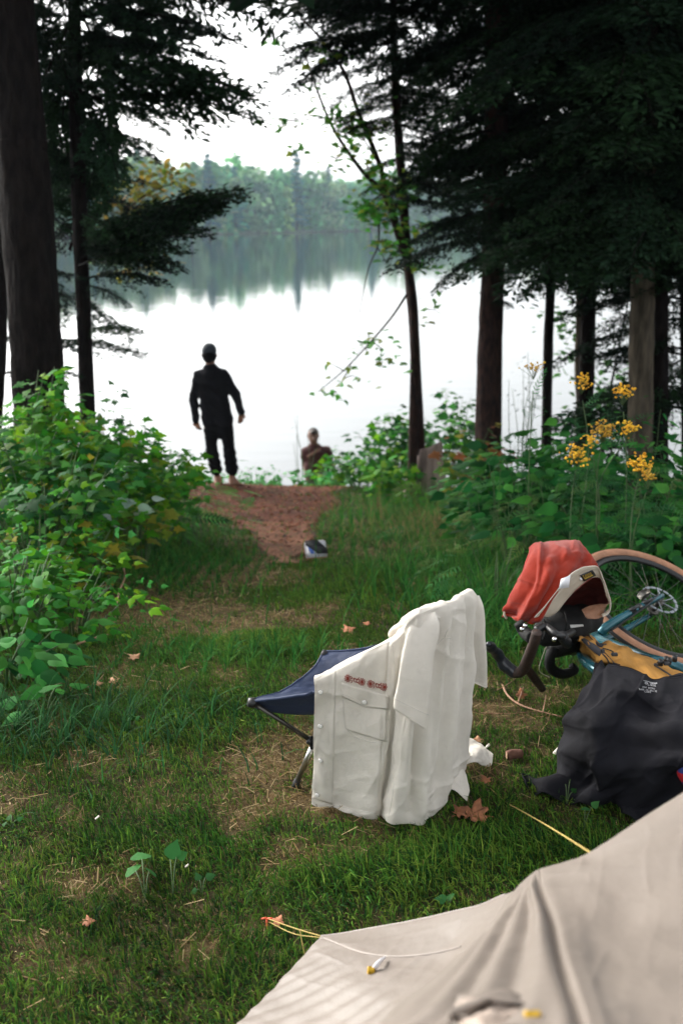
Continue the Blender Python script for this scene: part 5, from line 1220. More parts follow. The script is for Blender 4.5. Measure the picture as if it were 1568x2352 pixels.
p0 = [PY(*c2(x, y), 2.955) for x, y in [(690, 432), (758, 404), (748, 492), (676, 502)]]
o = mesh('care_tag', np.array([[p0[0], (p0[0] + p0[1]) / 2 - FW * .004, p0[1]], [p0[3], (p0[3] + p0[2]) / 2 - FW * .004, p0[2]]]).reshape(-1, 3), gridF(2, 3), wt, rg); solid(o, .0012)
btr = tree_of([rb])
sm_ = mat('dark_red_thread', (.16, .02, .012), .9)
V, Fl = join([thread(btr, [c2(*q) for q in [(712, 170), (750, 220), (810, 290), (856, 338)]], .0009), thread(btr, [c2(*q) for q in [(728, 168), (766, 218), (824, 284), (868, 332)]], .0009), thread(btr, [c2(*q) for q in [(330, 600), (400, 610), (450, 640)]], .0009)]); mesh('seam', V, Fl, sm_, rg)
V, Fl = tube([PY(*c2(288, 660), 3.06), PY(*c2(286, 690), 3.06), PY(*c2(302, 716), 3.06)], .004, 8, seg=10); mesh('hem', V, Fl, cream, rg)
# leather saddle-like flap under the opening
lea = mat('tan_leather', (.30, .15, .085), .7, vary=.3, vscale=30, bump=.4)
G = [[PY(*c2(840, 650), 3.10), PY(*c2(940, 615), 3.12), PY(*c2(1022, 612), 3.13)], [PY(*c2(860, 690), 3.07), PY(*c2(940, 665), 3.09), PY(*c2(1000, 660), 3.11)], [PY(*c2(880, 716), 3.06), PY(*c2(950, 718), 3.08), PY(*c2(990, 700), 3.10)]]
cloth('facing', G, 20, 16, lea, rg, thick=.003)

# ================================================================ DARK T-SHIRT
char = mat('charcoal_cotton', (.010, .010, .014), .8, vary=.3, vscale=16, bump=.5, bscale=26, bdist=.008, weave=.6, spec=.15)
ts = thing('t_shirt', 'charcoal t-shirt with small white neck print draped over the bicycle', 't-shirt', GZ(1.1, 2.6))
G = [[PZ(1366, 1536, .16), PZ(1400, 1538, .17), PZ(1450, 1546, .17), PZ(1500, 1566, .17), PZ(1560, 1562, .18), PZ(1620, 1560, .18), PZ(1690, 1570, .18)],
     [PZ(1364, 1530, .26), PZ(1400, 1531, .285), PZ(1450, 1541, .29), PZ(1500, 1562, .285), PZ(1560, 1556, .29), PZ(1620, 1552, .30), PZ(1700, 1566, .28)],
     [PZ(1348, 1575, .26), PZ(1398, 1572, .30), PZ(1450, 1582, .305), PZ(1505, 1600, .30), PZ(1560, 1602, .30), PZ(1630, 1600, .30), PZ(1720, 1620, .28)],
     [PZ(1324, 1612, .245), PZ(1380, 1615, .275), PZ(1440, 1620, .27), PZ(1500, 1640, .26), PZ(1560, 1650, .28), PZ(1640, 1650, .29), PZ(1730, 1670, .27)],
     [PZ(1304, 1640, .20), PZ(1365, 1665, .24), PZ(1430, 1672, .225), PZ(1500, 1690, .24), PZ(1560, 1700, .26), PZ(1640, 1710, .27), PZ(1740, 1730, .2)],
     [PZ(1291, 1680, .12), PZ(1345, 1710, .18), PZ(1420, 1722, .19), PZ(1490, 1740, .20), PZ(1550, 1745, .23), PZ(1640, 1760, .22), PZ(1740, 1780, .12)],
     [PZ(1288, 1730, .05), PZ(1330, 1752, .10), PZ(1400, 1770, .14), PZ(1470, 1780, .15), PZ(1540, 1790, .16), PZ(1620, 1820, .12), PZ(1730, 1840, .05)],
     [PZ(1262, 1786, .01), PZ(1312, 1790, .03), PZ(1378, 1806, .05), PZ(1440, 1816, .09), PZ(1510, 1828, .09), PZ(1590, 1860, .05), PZ(1700, 1890, .02)],
     [PZ(1200, 1776, .0), PZ(1255, 1812, .012), PZ(1330, 1826, .02), PZ(1400, 1838, .03), PZ(1452, 1850, .03), PZ(1540, 1890, .02), PZ(1660, 1930, .01)],
     [PZ(1206, 1802, .004), PZ(1248, 1828, .0), PZ(1312, 1843, .004), PZ(1386, 1842, .01), PZ(1440, 1880, .0), PZ(1500, 1916, .0), PZ(1640, 1960, .0)]]
G = np.array(G)
gg = gz(G[..., 0], G[..., 1]) + .016; G[..., 2] = np.maximum(G[..., 2], gg)
def tfold(s, t_):
    d = .012 * np.exp(-(((s - .18 - .5 * (t_ - .45)) / .03) ** 2)) * np.clip((t_ - .35) * 4, 0, 1) * np.clip((.9 - t_) * 5, 0, 1)
    d = d - .014 * np.exp(-((t_ - .50 + .12 * (s - .5)) / .035) ** 2) * np.exp(-((s - .6) / .25) ** 2) + .014 * np.exp(-((t_ - .43 + .10 * (s - .5)) / .04) ** 2) * np.exp(-((s - .6) / .28) ** 2)
    d = d + .012 * np.sin(s * 26 - t_ * 10) * np.clip((t_ - .55) * 3, 0, 1) + .005 * np.sin(t_ * 30 + s * 14) * np.exp(-((s - .05) / .12) ** 2)
    d = d + .008 * np.exp(-((s - .07) / .02) ** 2) * np.clip(1 - t_ * 2.6, 0, 1) - .008 * np.exp(-((s - .12) / .02) ** 2) * np.clip(1 - t_ * 2.6, 0, 1)
    return d
tb, St, Nt = cloth('body', G, 200, 190, char, ts, fold=lambda s, t_: 1.7 * tfold(s, t_), crumple=.006, cs=.12, thick=.0025, seed=8, crease=.008)
V, Fl = tube(St[-6, ::3] + [0, 0, .001], .0012, 4); mesh('hem_seam', V, Fl, blackf, ts)
V, Fl = join([tube(St[22, ::3] + [0, 0, .002], .0016, 5), tube(St[25, ::3] + [0, 0, .0015], .001, 5)]); mesh('collar_seam', V, Fl, char, ts)
btt = tree_of([tb]); prt = []
wp = mat('white_print', (.48, .48, .50), .8)
GLY = {'L': [[(0, 0), (0, 1), (.6, 1)]], 'A': [[(0, 1), (.35, 0), (.7, 1)], [(.15, .6), (.55, .6)]], 'R': [[(0, 1), (0, 0), (.5, .05), (.5, .45), (0, .5), (.6, 1)]], 'G': [[(.65, .15), (.3, 0), (0, .5), (.3, 1), (.65, .85), (.65, .55), (.4, .55)]], 'E': [[(.6, 0), (0, 0), (0, 1), (.6, 1)], [(0, .5), (.5, .5)]],
       'O': [[(.3, 0), (0, .5), (.3, 1), (.6, .5), (.3, 0)]], 'C': [[(.6, .1), (.2, 0), (0, .5), (.2, 1), (.6, .9)]], 'T': [[(0, 0), (.7, 0)], [(.35, 0), (.35, 1)]], 'N': [[(0, 1), (0, 0), (.6, 1), (.6, 0)]], 'I': [[(.1, 0), (.1, 1)]], 'U': [[(0, 0), (0, .8), (.3, 1), (.6, .8), (.6, 0)]], 'S': [[(.6, .1), (.2, 0), (.05, .3), (.55, .6), (.5, .95), (0, .95)]], '0': [[(.3, 0), (0, .5), (.3, 1), (.6, .5), (.3, 0)]], '1': [[(.1, .2), (.3, 0), (.3, 1)]], '%': [[(0, 1), (.6, 0)], [(.05, .1), (.15, .25)], [(.45, .8), (.55, .95)]], 'D': [[(0, 0), (0, 1), (.4, .9), (.6, .5), (.4, .1), (0, 0)]], 'M': [[(0, 1), (0, 0), (.35, .6), (.7, 0), (.7, 1)]], ' ': []}
def text_on(btx, txt, u, v, du, dv, hu, hv, r, mt_list):
    """txt from (u,v); advance (du,dv) per char; height vector (hu,hv)"""
    for i, ch_ in enumerate(txt):
        for st_ in GLY.get(ch_, []):
            pts = [(u + du * (i + x * .95) + hu * y, v + dv * (i + x * .95) + hv * y) for x, y in st_]
            P = poly_on(btx, pts, .0025); mt_list.append(tube(P, r, 3, cap=False))
text_on(btt, 'LARGE', 1486, 1571.5, 4.2, .7, .3, 4.2, .0007, prt)
text_on(btt, '100% COTTON', 1472, 1577, 2.9, .5, .3, 3.4, .0006, prt)
text_on(btt, 'MADE IN USA DE', 1466, 1582, 3.1, .45, .3, 3.4, .0006, prt)
text_on(btt, 'CARE', 1478, 1588, 4.2, .4, .3, 3.4, .0006, prt)
prt.append(thread(btt, [(1475, 1564), (1484, 1566), (1494, 1569), (1509, 1571), (1498, 1572), (1490, 1570)], .0008, .002)); prt.append(thread(btt, [(1481, 1567.5), (1479, 1570), (1482, 1572.5), (1485, 1570), (1481, 1567.5)], .0009, .002))
prt.append(thread(btt, [(1492, 1568), (1500, 1572), (1508, 1569)], .0008, .002))
V, Fl = join(prt); mesh('print', V, Fl, wp, ts)
# ================================================================ PATTERNED BAG at the right edge
pb_m = bpy.data.materials.new('patterned_fabric'); pb_m.use_nodes = True; t = pb_m.node_tree; b = t.nodes['Principled BSDF']; b.inputs['Roughness'].default_value = .6
tc = t.nodes.new('ShaderNodeTexCoord'); vo = t.nodes.new('ShaderNodeTexVoronoi'); vo.inputs['Scale'].default_value = 38; cr = t.nodes.new('ShaderNodeValToRGB'); cr.color_ramp.interpolation = 'CONSTANT'
cr.color_ramp.elements[0].color = (.018, .03, .16, 1); cr.color_ramp.elements[1].position = .45; cr.color_ramp.elements[1].color = (.45, .012, .02, 1); el = cr.color_ramp.elements.new(.80); el.color = (.10, .28, .55, 1); el = cr.color_ramp.elements.new(.2); el.color = (.012, .02, .10, 1)
sx = t.nodes.new('ShaderNodeSeparateColor'); t.links.new(tc.outputs['Object'], vo.inputs[0]); t.links.new(vo.outputs['Color'], sx.inputs[0]); t.links.new(sx.outputs[0], cr.inputs[0]); t.links.new(cr.outputs[0], b.inputs['Base Color'])
p = PZ(1606, 1760, .10)
pbg = thing('snack_bag', 'blue and red patterned packet at the right edge beside the charcoal t-shirt', 'packet', GZ(p[0], p[1]))
V, Fl = sdf([(PZ(1586, 1718, .22), PZ(1592, 1760, .20), .028, .042, .03), (PZ(1592, 1760, .20), PZ(1600, 1800, .15), .042, .035, .03)], .006, .03)
pbo = mesh('pouch', V, Fl, pb_m, pbg); btp = tree_of([pbo])
wl = decal('label', btp, [(1564, 1738), (1586, 1735), (1587, 1754), (1565, 1757)], wt, pbg, 5, 4, .003)
pr = []; text_on(tree_of([wl]), 'S', 1567, 1742, 7, 0, 0, 9, .0014, pr); V, Fl = join(pr); mesh('letter', V, Fl, sm_, pbg)

# ================================================================ TENT
def tent_mat():
    m = mat('tent_nylon', (.235, .20, .172), .5, vary=.10, vscale=5, bump=.5, bscale=7, bdist=.02, trans=.25, spec=.35, stretch=(1, 1, 1))
    return m
tm = tent_mat(); tseam = mat('tent_seam', (.30, .26, .23), .6, vary=.2); cordm = mat('yellow_cord', (.40, .29, .07), .7, vary=.3, vscale=200)
tent = thing('tent', 'beige grey tent fly filling the bottom right corner of the photo', 'tent', GZ(.9, 1.1))
def c3(x, y): return 533 + x * .66, 1756 + y * .66
# far side panel, from the pegged corner up to the ridge
G = [[PD(737, 2150, 2.10), PD(800, 2143, 2.08), PD(880, 2133, 2.04), PD(960, 2118, 1.99), PD(1040, 2097, 1.93), PD(1110, 2078, 1.86), PD(1180, 2048, 1.78)],
     [PD(722, 2166, 2.08), PD(790, 2180, 2.00), PD(870, 2196, 1.92), PD(950, 2198, 1.86), PD(1040, 2182, 1.80), PD(1120, 2150, 1.72), PD(1200, 2110, 1.66)],
     [PD(668, 2228, 2.02), PD(750, 2240, 1.93), PD(840, 2262, 1.83), PD(930, 2280, 1.74), PD(1020, 2280, 1.66), PD(1110, 2260, 1.58), PD(1200, 2220, 1.50)],
     [PD(605, 2295, 1.96), PD(700, 2320, 1.86), PD(800, 2350, 1.75), PD(900, 2370, 1.64), PD(1000, 2380, 1.54), PD(1100, 2370, 1.45), PD(1200, 2340, 1.36)],
     [PD(540, 2360, 1.90), PD(640, 2400, 1.79), PD(760, 2450, 1.67), PD(880, 2480, 1.54), PD(980, 2500, 1.43), PD(1090, 2500, 1.33), PD(1200, 2480, 1.24)]]
o_side, Stf, _ = cloth('side_panel', G, 120, 110, tm, tent, crumple=.0025, cs=.25, thick=.0015, crease=.0015, fold=lambda s, t_: .0012 * np.sin(s * 90 + t_ * 46) * np.clip(t_ * 2 - .3, 0, 1))
# near panel with the pole ridge
G = [[PD(1160, 2070, 1.62), PD(1196, 2030, 1.60), PD(1236, 1999, 1.58), PD(1300, 1978, 1.56), PD(1355, 1960, 1.55), PD(1455, 1893, 1.55), PD(1568, 1818, 1.56), PD(1720, 1715, 1.58)],
     [PD(1128, 2128, 1.50), PD(1180, 2075, 1.49), PD(1237, 2040, 1.47), PD(1320, 2020, 1.46), PD(1400, 2000, 1.45), PD(1490, 1960, 1.45), PD(1600, 1900, 1.46), PD(1740, 1830, 1.46)],
     [PD(1060, 2192, 1.38), PD(1150, 2130, 1.37), PD(1262, 2110, 1.32), PD(1350, 2100, 1.33), PD(1430, 2090, 1.33), PD(1520, 2060, 1.33), PD(1620, 2020, 1.34), PD(1760, 1980, 1.34)],
     [PD(992, 2254, 1.25), PD(1120, 2200, 1.24), PD(1278, 2178, 1.18), PD(1370, 2180, 1.20), PD(1450, 2180, 1.20), PD(1540, 2170, 1.20), PD(1640, 2150, 1.2), PD(1780, 2120, 1.2)],
     [PD(930, 2300, 1.16), PD(1090, 2262, 1.12), PD(1300, 2250, 1.06), PD(1390, 2260, 1.07), PD(1470, 2270, 1.07), PD(1560, 2265, 1.07), PD(1660, 2260, 1.07), PD(1790, 2250, 1.06)],
     [PD(876, 2346, 1.08), PD(1070, 2306, 1.03), PD(1325, 2320, .96), PD(1420, 2340, .96), PD(1500, 2360, .96), PD(1590, 2370, .95), PD(1680, 2370, .94), PD(1800, 2380, .92)],
     [PD(820, 2390, 1.04), PD(1036, 2344, .99), PD(1340, 2400, .88), PD(1440, 2440, .86), PD(1520, 2470, .85), PD(1610, 2480, .84), PD(1700, 2490, .82), PD(1810, 2500, .80)]]
def nfold(s, t_):
    d = -.012 * np.exp(-((s - .285) / .012) ** 2) * np.clip(t_ * 6, 0, 1)
    d = d + .007 * np.exp(-((s - .26) / .02) ** 2) * np.clip(t_ * 6, 0, 1)
    d = d + .006 * np.sin(s * 95 + t_ * 6) * np.exp(-((s - .17) / .10) ** 2) * np.clip(t_ * 3, 0, 1)
    d = d + .002 * np.sin((t_ * 1.1 - s * .5) * 34 + np.sin(s * 9)) * np.clip((s - .36) * 3, 0, 1) * (.4 + vnoise(s * 4, t_ * 4, 1, 9))
    return d
o, Stn, Ntn = cloth('main_panel', G, 170, 150, tm, tent, crumple=.0035, cs=.3, thick=.0015, fold=nfold, seed=3, crease=.0015)
V, Fl = tube(crspline(Stn[2:-2:8, 48], 60), .004, 6); mesh('pole_sleeve', V, Fl, tm, tent)
# door hood over the vent at the bottom
arc = [(1030, 2352), (1040, 2336), (1064, 2318), (1110, 2298), (1165, 2300), (1210, 2316), (1244, 2338), (1256, 2352)]
hood = [[PD(u, v, .985 - .0 * i) for i, (u, v) in enumerate(arc)], [PD(u + (1140 - u) * -.05, v - 12, 1.0) for u, v in arc]]
A = hood[0]; Bq = [PD(u + (u - 1140) * .10, v - 16, 1.03) for u, v in arc]
cloth('vent_hood', [A, [(a_ + b_) / 2 - FW * .012 for a_, b_ in zip(A, Bq)], Bq], 60, 8, tm, tent, crumple=.004, thick=.003)
G = [[PD(u, v + 2, 1.005) for u, v in arc[1:-1]], [PD(1140 + (u - 1140) * .9, v + 80, .93) for u, v in arc[1:-1]]]
cloth('vent_mesh', G, 30, 20, mat('tent_inner', (.36, .29, .24), .8, vary=.2), tent, crumple=.006, thick=.001)
yb_ = mat('yellow_webbing', (.70, .42, .02), .6, vary=.2)
V, Fl = box(PD(1222, 2330, .95), [.008, .004, .003], bev=.002); mesh('pull_tab', V, Fl, yb_, tent)
V, Fl = join([thread(tree_of([o_side]), [(742, 2155), (775, 2168), (817, 2185), (870, 2196), (929, 2198), (1000, 2190), (1061, 2175)], .0022, .001, 50, 6), tube(crspline(Stf[0, ::6], 60), .0025, 6)]); mesh('hem', V, Fl, tseam, tent)
# toggle loop
V, Fl = tube([PD(884, 2199, 1.885), PD(872, 2208, 1.86), PD(862, 2220, 1.86), PD(854, 2228, 1.865)], [.003, .005, .006, .004], 8, seg=16, flat=.5); tg = mesh('toggle_loop', V, Fl, wt, tent)
V, Fl = join([tube([PD(846, 2228, 1.865), PD(858, 2238, 1.86)], .006, 8), box(PD(852, 2228, 1.86), [.007, .005, .006], bev=.002)]); mesh('toggle', V, Fl, yb_, tg)
# ---- guy lines and stake
c0 = PD(737, 2150, 2.10); s0_ = PG(618, 2134)
st_ = thing('tent_stake', 'orange red tent stake in the grass left of the tent corner', 'stake', s0_)
V, Fl = join([tube([s0_ - [0, 0, .05], s0_ + [-.006, .004, .028]], [.0022, .0026], 8), tube([s0_ + [-.006, .004, .028], s0_ + [-.018, .006, .024]], [.0026, .002], 8), tube([s0_ + [-.006, .004, .025], s0_ + [.008, -.004, .034]], [.0026, .002], 8)]); mesh('shaft', V, Fl, mat('orange_red', (.62, .09, .03), .5), st_)
gl = thing('guy_line', 'short yellow cord from the tent corner to the orange red stake', 'rope', s0_)
V, Fl = join([tube([c0, c0 * .5 + s0_ * .5 + [0, 0, .012], s0_ + [0, 0, .028]], .0013, 6, seg=16), tube([c0 + [0, 0, -.004], c0 * .5 + s0_ * .5 + [0, -.004, .0], s0_ + [0, 0, .02]], .0011, 6, seg=16)]); mesh('cord', V, Fl, cordm, gl)
V, Fl = tube([c0 * .62 + s0_ * .38 + [0, 0, .01], c0 * .6 + s0_ * .4 + [.01, -.03, -.01], c0 * .55 + s0_ * .45 + [.03, -.06, -.05]], .0011, 6, seg=12); mesh('loose_end', V, Fl, cordm, gl)
q0 = PD(1357, 1960, 1.55); q1 = PG(1165, 1845, .03); q2 = PG(1125, 1818, .01)
gl2 = thing('guy_line', 'long yellow cord from the tent ridge to the ground near the shirt tail', 'rope', q1)
pts = [PD(1357 + (1165 - 1357) * k, 1960 + (1845 - 1960) * k - 3 * math.sin(math.pi * k), 1.55 + ((q1 - CAM) @ FW - 1.55) * k) for k in np.linspace(0, 1, 12)]
V, Fl = tube(pts + [q2], .0019, 6, seg=60); mesh('cord', V, Fl, cordm, gl2)

# ================================================================ PEOPLE
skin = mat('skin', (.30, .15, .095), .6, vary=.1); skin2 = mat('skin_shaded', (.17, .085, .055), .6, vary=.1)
cblack = mat('black_knit', (.012, .012, .015), .95, vary=.3, bump=.4, bscale=60, spec=.08); pblack = mat('black_cotton', (.007, .007, .008), .95, bump=.4, bscale=30, spec=.06)
capm = mat('slate_cap', (.022, .032, .045), .8, vary=.3)
def hand(wr, d, n_out, s=1.0, curl=.5, side=1):
    """wr wrist, d direction down the hand, n_out palm normal; fingers separate"""
    d = norm(d); n_out = norm(n_out - d * (n_out @ d)); x = np.cross(d, n_out) * side; pr = []
    k = wr + d * .085 * s
    for i, o in enumerate((-.030, -.010, .010, .030)): pr.append((wr + x * o * .6, k + x * o, .014 * s, .0115 * s, .012))
    for i, (o, L) in enumerate(zip((-.031, -.0105, .0105, .031), (.066, .078, .072, .056))):
        a = k + x * o; b = a + (d * .9 + n_out * curl * .4) * L * .5 * s; c = b + (d * .65 + n_out * curl * 1.3) * L * .5 * s
        pr += [(a, b, .0098 * s, .0088 * s, .003), (b, c, .0088 * s, .0072 * s, .003)]
    a = wr + x * -.028 + d * .028; b = a + (-x * .7 + d * .7) * .040 * s; c = b + (-x * .25 + d * .9 + n_out * .3) * .032 * s
    return pr + [(a, b, .0125 * s, .011 * s, .008), (b, c, .011 * s, .009 * s, .004)]
yM = 12.3
def pm_(u, v, dy=0.0): return PY(u, v, yM + dy)
man = thing('person', 'person in dark cap and black clothes standing barefoot, back turned, on the bank', 'person', GZ(pm_(517, 1115)[0], yM), None)
mz = pm_(517, 1115)
sL, sR = pm_(459, 864), pm_(512, 862); eL, eR = pm_(445, 915, .03), pm_(541, 906, .03); wL, wR = pm_(450, 964, -.04), pm_(553.5, 946, -.05)
ne, hd = pm_(485, 842), pm_(481, 815, .02); hipL, hipR = pm_(484, 985), pm_(520, 985)
kL, kR = pm_(487, 1035, -.03), pm_(527, 1035, -.03); aL, aR = pm_(501, 1108, .04), pm_(534, 1108, .02)
gl_, gr_ = float(gz(aL[0], aL[1])) + .0, float(gz(aR[0], aR[1]))
aL[2] = max(aL[2], gl_ + .075); aR[2] = max(aR[2], gr_ + .075)
fwd = np.array([.10, 1.0, 0])
bp = [(hd + [0, .0, -.02], hd + [0, .02, .035], .080, .086), (hd + [0, .05, -.05], hd + [0, .06, -.075], .055, .045), (ne + [0, 0, -.04], hd + [0, 0, -.06], .058, .055), (hd + [-.084, 0, -.02], hd + [-.088, -.01, .0], .012, .014, .01), (hd + [.084, 0, -.02], hd + [.088, -.01, .0], .012, .014, .01), (hd + [0, .095, -.02], hd + [0, .118, -.045], .010, .016, .015),
      (ne + [0, 0, -.08], pm_(486, 890), .09, .12), (sL, sR, .065, .065, .06), (pm_(476, 885), pm_(482, 930), .10, .09), (pm_(497, 885), pm_(503, 930), .10, .09), (pm_(482, 930), pm_(489, 982), .09, .095), (pm_(503, 930), pm_(512, 982), .09, .095),
      (sL, eL, .055, .043), (eL, wL, .042, .028), (sR, eR, .055, .043), (eR, wR, .042, .028), (hipL, kL, .085, .058), (kL, aL, .056, .036), (hipR, kR, .085, .058), (kR, aR, .056, .036)]
for a_, g_, tw in ((aL, gl_, -.12), (aR, gr_, .12)):
    h_ = a_ + [0, -.035, 0]; h_[2] = g_ + .032; to = a_ + fwd * .17 + [tw * .4, 0, 0]; to[2] = float(gz(to[0], to[1])) + .022
    bp += [(a_, h_, .036, .034), (h_, (h_ + to) / 2 + [0, 0, .012], .033, .036), ((h_ + to) / 2 + [0, 0, .012], to, .036, .022), (a_, (h_ + to) / 2 + [0, 0, .015], .034, .03)]
    for q in range(5): xo = (q - 2) * .017; bp.append((to + [xo, -.01, 0], to + [xo * 1.15, .03 - abs(q - 1) * .006, -.006], .010, .009, .006))
bp += hand(wL, pm_(457, 990, -.02) - wL, np.array([.5, .8, 0]), 1.05, .6, 1) + hand(wR, pm_(553, 975, -.05) - wR, np.array([-.6, .7, 0]), 1.05, .5, -1)
V, Fl = sdf(bp, .0065, .035); body_ = mesh('body', V, Fl, skin, man)
jp = [(ne + [0, 0, -.05], pm_(485, 875), .10, .15, .05), (sL + [.02, 0, -.01], sR + [-.02, 0, -.01], .082, .082, .06), (pm_(476, 880), pm_(482, 930), .125, .115, .05), (pm_(499, 880), pm_(505, 930), .125, .115, .05), (pm_(482, 930), pm_(485, 966), .115, .115, .05), (pm_(506, 930), pm_(515, 966), .115, .115, .05),
      (sL, eL, .082, .060, .03), (eL, wL, .059, .042, .012), (sR, eR, .082, .060, .03), (eR, wR, .059, .042, .012), (wL + [0, 0, .0], wL + [0, 0, -.012], .043, .040, .01), (wR, wR + [0, 0, -.012], .043, .040, .01),
      (ne + [-.06, -.03, -.05], ne + [.08, -.03, -.06], .05, .052, .04), (ne + [.03, -.08, -.09], ne + [-.03, -.08, -.08], .045, .045, .04)]
V, Fl = sdf(jp, .010, .04, noise=lambda X, Y, Z: .006 * np.sin(X * 19 + Z * 31) * np.cos(Z * 17 + Y * 21) + .003 * np.sin(X * 60 + Z * 50)); mesh('jumper', V, Fl, cblack, man)
cuL, cuR = pm_(496, 1078, .02), pm_(533, 1078, .0)
tp_ = [(pm_(487, 965), pm_(489, 992), .105, .108, .04), (pm_(513, 965), pm_(515, 992), .105, .108, .04), (pm_(500, 955), pm_(501, 985), .10, .085, .03), (hipL, kL, .088, .070, .02), (kL, cuL, .080, .080, .012), (hipR, kR, .088, .070, .02), (kR, cuR, .080, .082, .012), (cuL + [0, 0, .02], cuL + [0, 0, -.03], .068, .050, .02), (cuR + [0, 0, .02], cuR + [0, 0, -.03], .077, .052, .02)]
V, Fl = sdf(tp_, .009, .03, noise=lambda X, Y, Z: .005 * np.sin(X * 23 + Z * 27 + 1) * np.cos(Z * 33 + Y * 15) + .003 * np.sin(Z * 70 + X * 20)); mesh('trousers', V, Fl, pblack, man)
cpp = [(hd + [0, .0, .045], hd + [0, .02, .055], .092, .090, .02), (hd + [0, .07, .03], hd + [0, .14, .015], .06, .045, .03)]
V, Fl = sdf(cpp, .007, .02); V[:, 2] = np.maximum(V[:, 2], hd[2] + .018); mesh('cap', V, Fl, capm, man)
hp = [(hd + [0, -.03, -.005], hd + [0, -.03, -.035], .078, .068, .02), (hd + [-.05, -.01, -.01], hd + [-.05, -.01, -.04], .045, .035, .02), (hd + [.05, -.01, -.01], hd + [.05, -.01, -.04], .045, .035, .02)]
V, Fl = sdf(hp, .007, .02, noise=lambda X, Y, Z: .002 * np.sin(X * 200) * np.sin(Z * 150)); mesh('hair', V, Fl, pblack, man)
# person in maroon, facing the camera, lower on the bank
yB = 14.7
def pb_(u, v, dy=0.0): return PY(u, v, yB + dy)
boy = thing('person', 'person in a maroon top facing the camera, lower down by the water', 'person', GZ(pb_(728, 1090)[0], yB))
hd = pb_(719, 1002, -.02); ne = pb_(722, 1020); sL, sR = pb_(703, 1038), pb_(750, 1036); eL, eR = pb_(700, 1062, .04), pb_(760, 1064, .02); wL, wR = pb_(703, 1090, -.05), pb_(769, 1094, -.06)
gb = float(gz(pb_(728, 1090)[0], yB)); hipL, hipR = pb_(720, 1100), pb_(738, 1100)
fL_, fR_ = hipL.copy(), hipR.copy(); fL_[2] = gb + .06; fR_[2] = gb + .06; fL_[0] -= .02; fR_[0] += .03
mk = lambda a_, b_: (a_ + b_) / 2 + [0, -.03, 0]
bp = [(hd + [0, .01, -.01], hd + [0, .02, .03], .076, .080), (hd + [0, -.03, -.05], hd + [0, -.035, -.07], .05, .042), (ne + [0, 0, -.04], hd + [0, .01, -.05], .052, .052), (hd + [0, -.08, -.005], hd + [0, -.10, -.028], .009, .014, .012), (hd + [-.080, .01, -.015], hd + [-.083, .01, .008], .010, .012, .01), (hd + [.080, .01, -.015], hd + [.083, .01, .008], .010, .012, .01),
      (hd + [-.03, -.068, .012], hd + [-.032, -.072, .012], .006, .006, -.012), (hd + [.03, -.068, .012], hd + [.032, -.072, .012], .006, .006, -.012), (hd + [-.022, -.078, -.055], hd + [.022, -.078, -.055], .005, .005, .006), (hd + [-.04, -.07, .030], hd + [.04, -.07, .030], .010, .010, .012),
      (ne + [0, 0, -.08], pb_(726, 1060), .09, .12), (sL, sR, .055, .055, .05), (pb_(718, 1045), hipL, .10, .10), (pb_(735, 1045), hipR, .10, .10), (sL, eL, .05, .04), (eL, wL, .038, .026), (sR, eR, .05, .04), (eR, wR, .038, .026),
      (hipL, mk(hipL, fL_), .08, .055), (mk(hipL, fL_), fL_, .053, .036), (hipR, mk(hipR, fR_), .08, .055), (mk(hipR, fR_), fR_, .053, .036), (fL_ - [0, 0, .03], fL_ + [-.02, -.17, -.045], .035, .025), (fR_ - [0, 0, .03], fR_ + [.03, -.17, -.045], .035, .025)]
bp += hand(wL, np.array([.02, -.02, -.1]), np.array([.6, .5, 0]), .95, .6, -1) + hand(wR, np.array([.03, -.02, -.1]), np.array([-.6, .5, 0]), .95, .6, 1)
V, Fl = sdf(bp, .007, .035); mesh('body', V, Fl, skin2, boy)
jp = [(ne + [0, 0, -.07], pb_(725, 1060), .10, .14, .05), (sL + [.02, 0, -.01], sR + [-.02, 0, -.01], .078, .078, .05), (pb_(717, 1045), pb_(718, 1082), .125, .12), (pb_(737, 1045), pb_(738, 1082), .125, .12), (sL, (sL + eL) / 2, .078, .075), (sR, (sR + eR) / 2, .078, .075), (ne + [-.05, 0, -.05], ne + [.05, 0, -.05], .045, .045)]
nzf = lambda X, Y, Z: .005 * np.sin(X * 21 + Z * 29) * np.cos(Z * 19 + Y * 21)
V, Fl = sdf(jp, .010, .04, noise=nzf); mesh('top', V, Fl, mat('maroon_cotton', (.055, .009, .008), .9, vary=.3, bump=.3), boy)
V, Fl = tube([pb_(706, 1050, -.16), pb_(722, 1040, -.19), pb_(736, 1031, -.13)], .018, 8, seg=14, flat=.3); mesh('strap', V, Fl, mat('brown_strap', (.16, .07, .04), .8), boy)
V, Fl = sdf([(hipL + [0, 0, .06], hipR + [0, 0, .06], .128, .128), (hipL, mk(hipL, fL_), .11, .10), (hipR, mk(hipR, fR_), .11, .10)], .01, .04, noise=nzf); mesh('shorts', V, Fl, mat('khaki', (.10, .09, .06), .9, vary=.3), boy)
V, Fl = sdf([(hd + [0, .03, .03], hd + [0, .035, .045], .082, .080, .02), (hd + [0, .05, .0], hd + [0, .055, -.03], .07, .06, .02), (hd + [0, -.045, .068], hd + [.02, -.04, .07], .03, .03, .03)], .007, .02, noise=lambda X, Y, Z: .003 * np.sin(X * 160) * np.sin(Y * 130)); mesh('hair', V, Fl, mat('dark_hair', (.02, .012, .008), .7), boy)

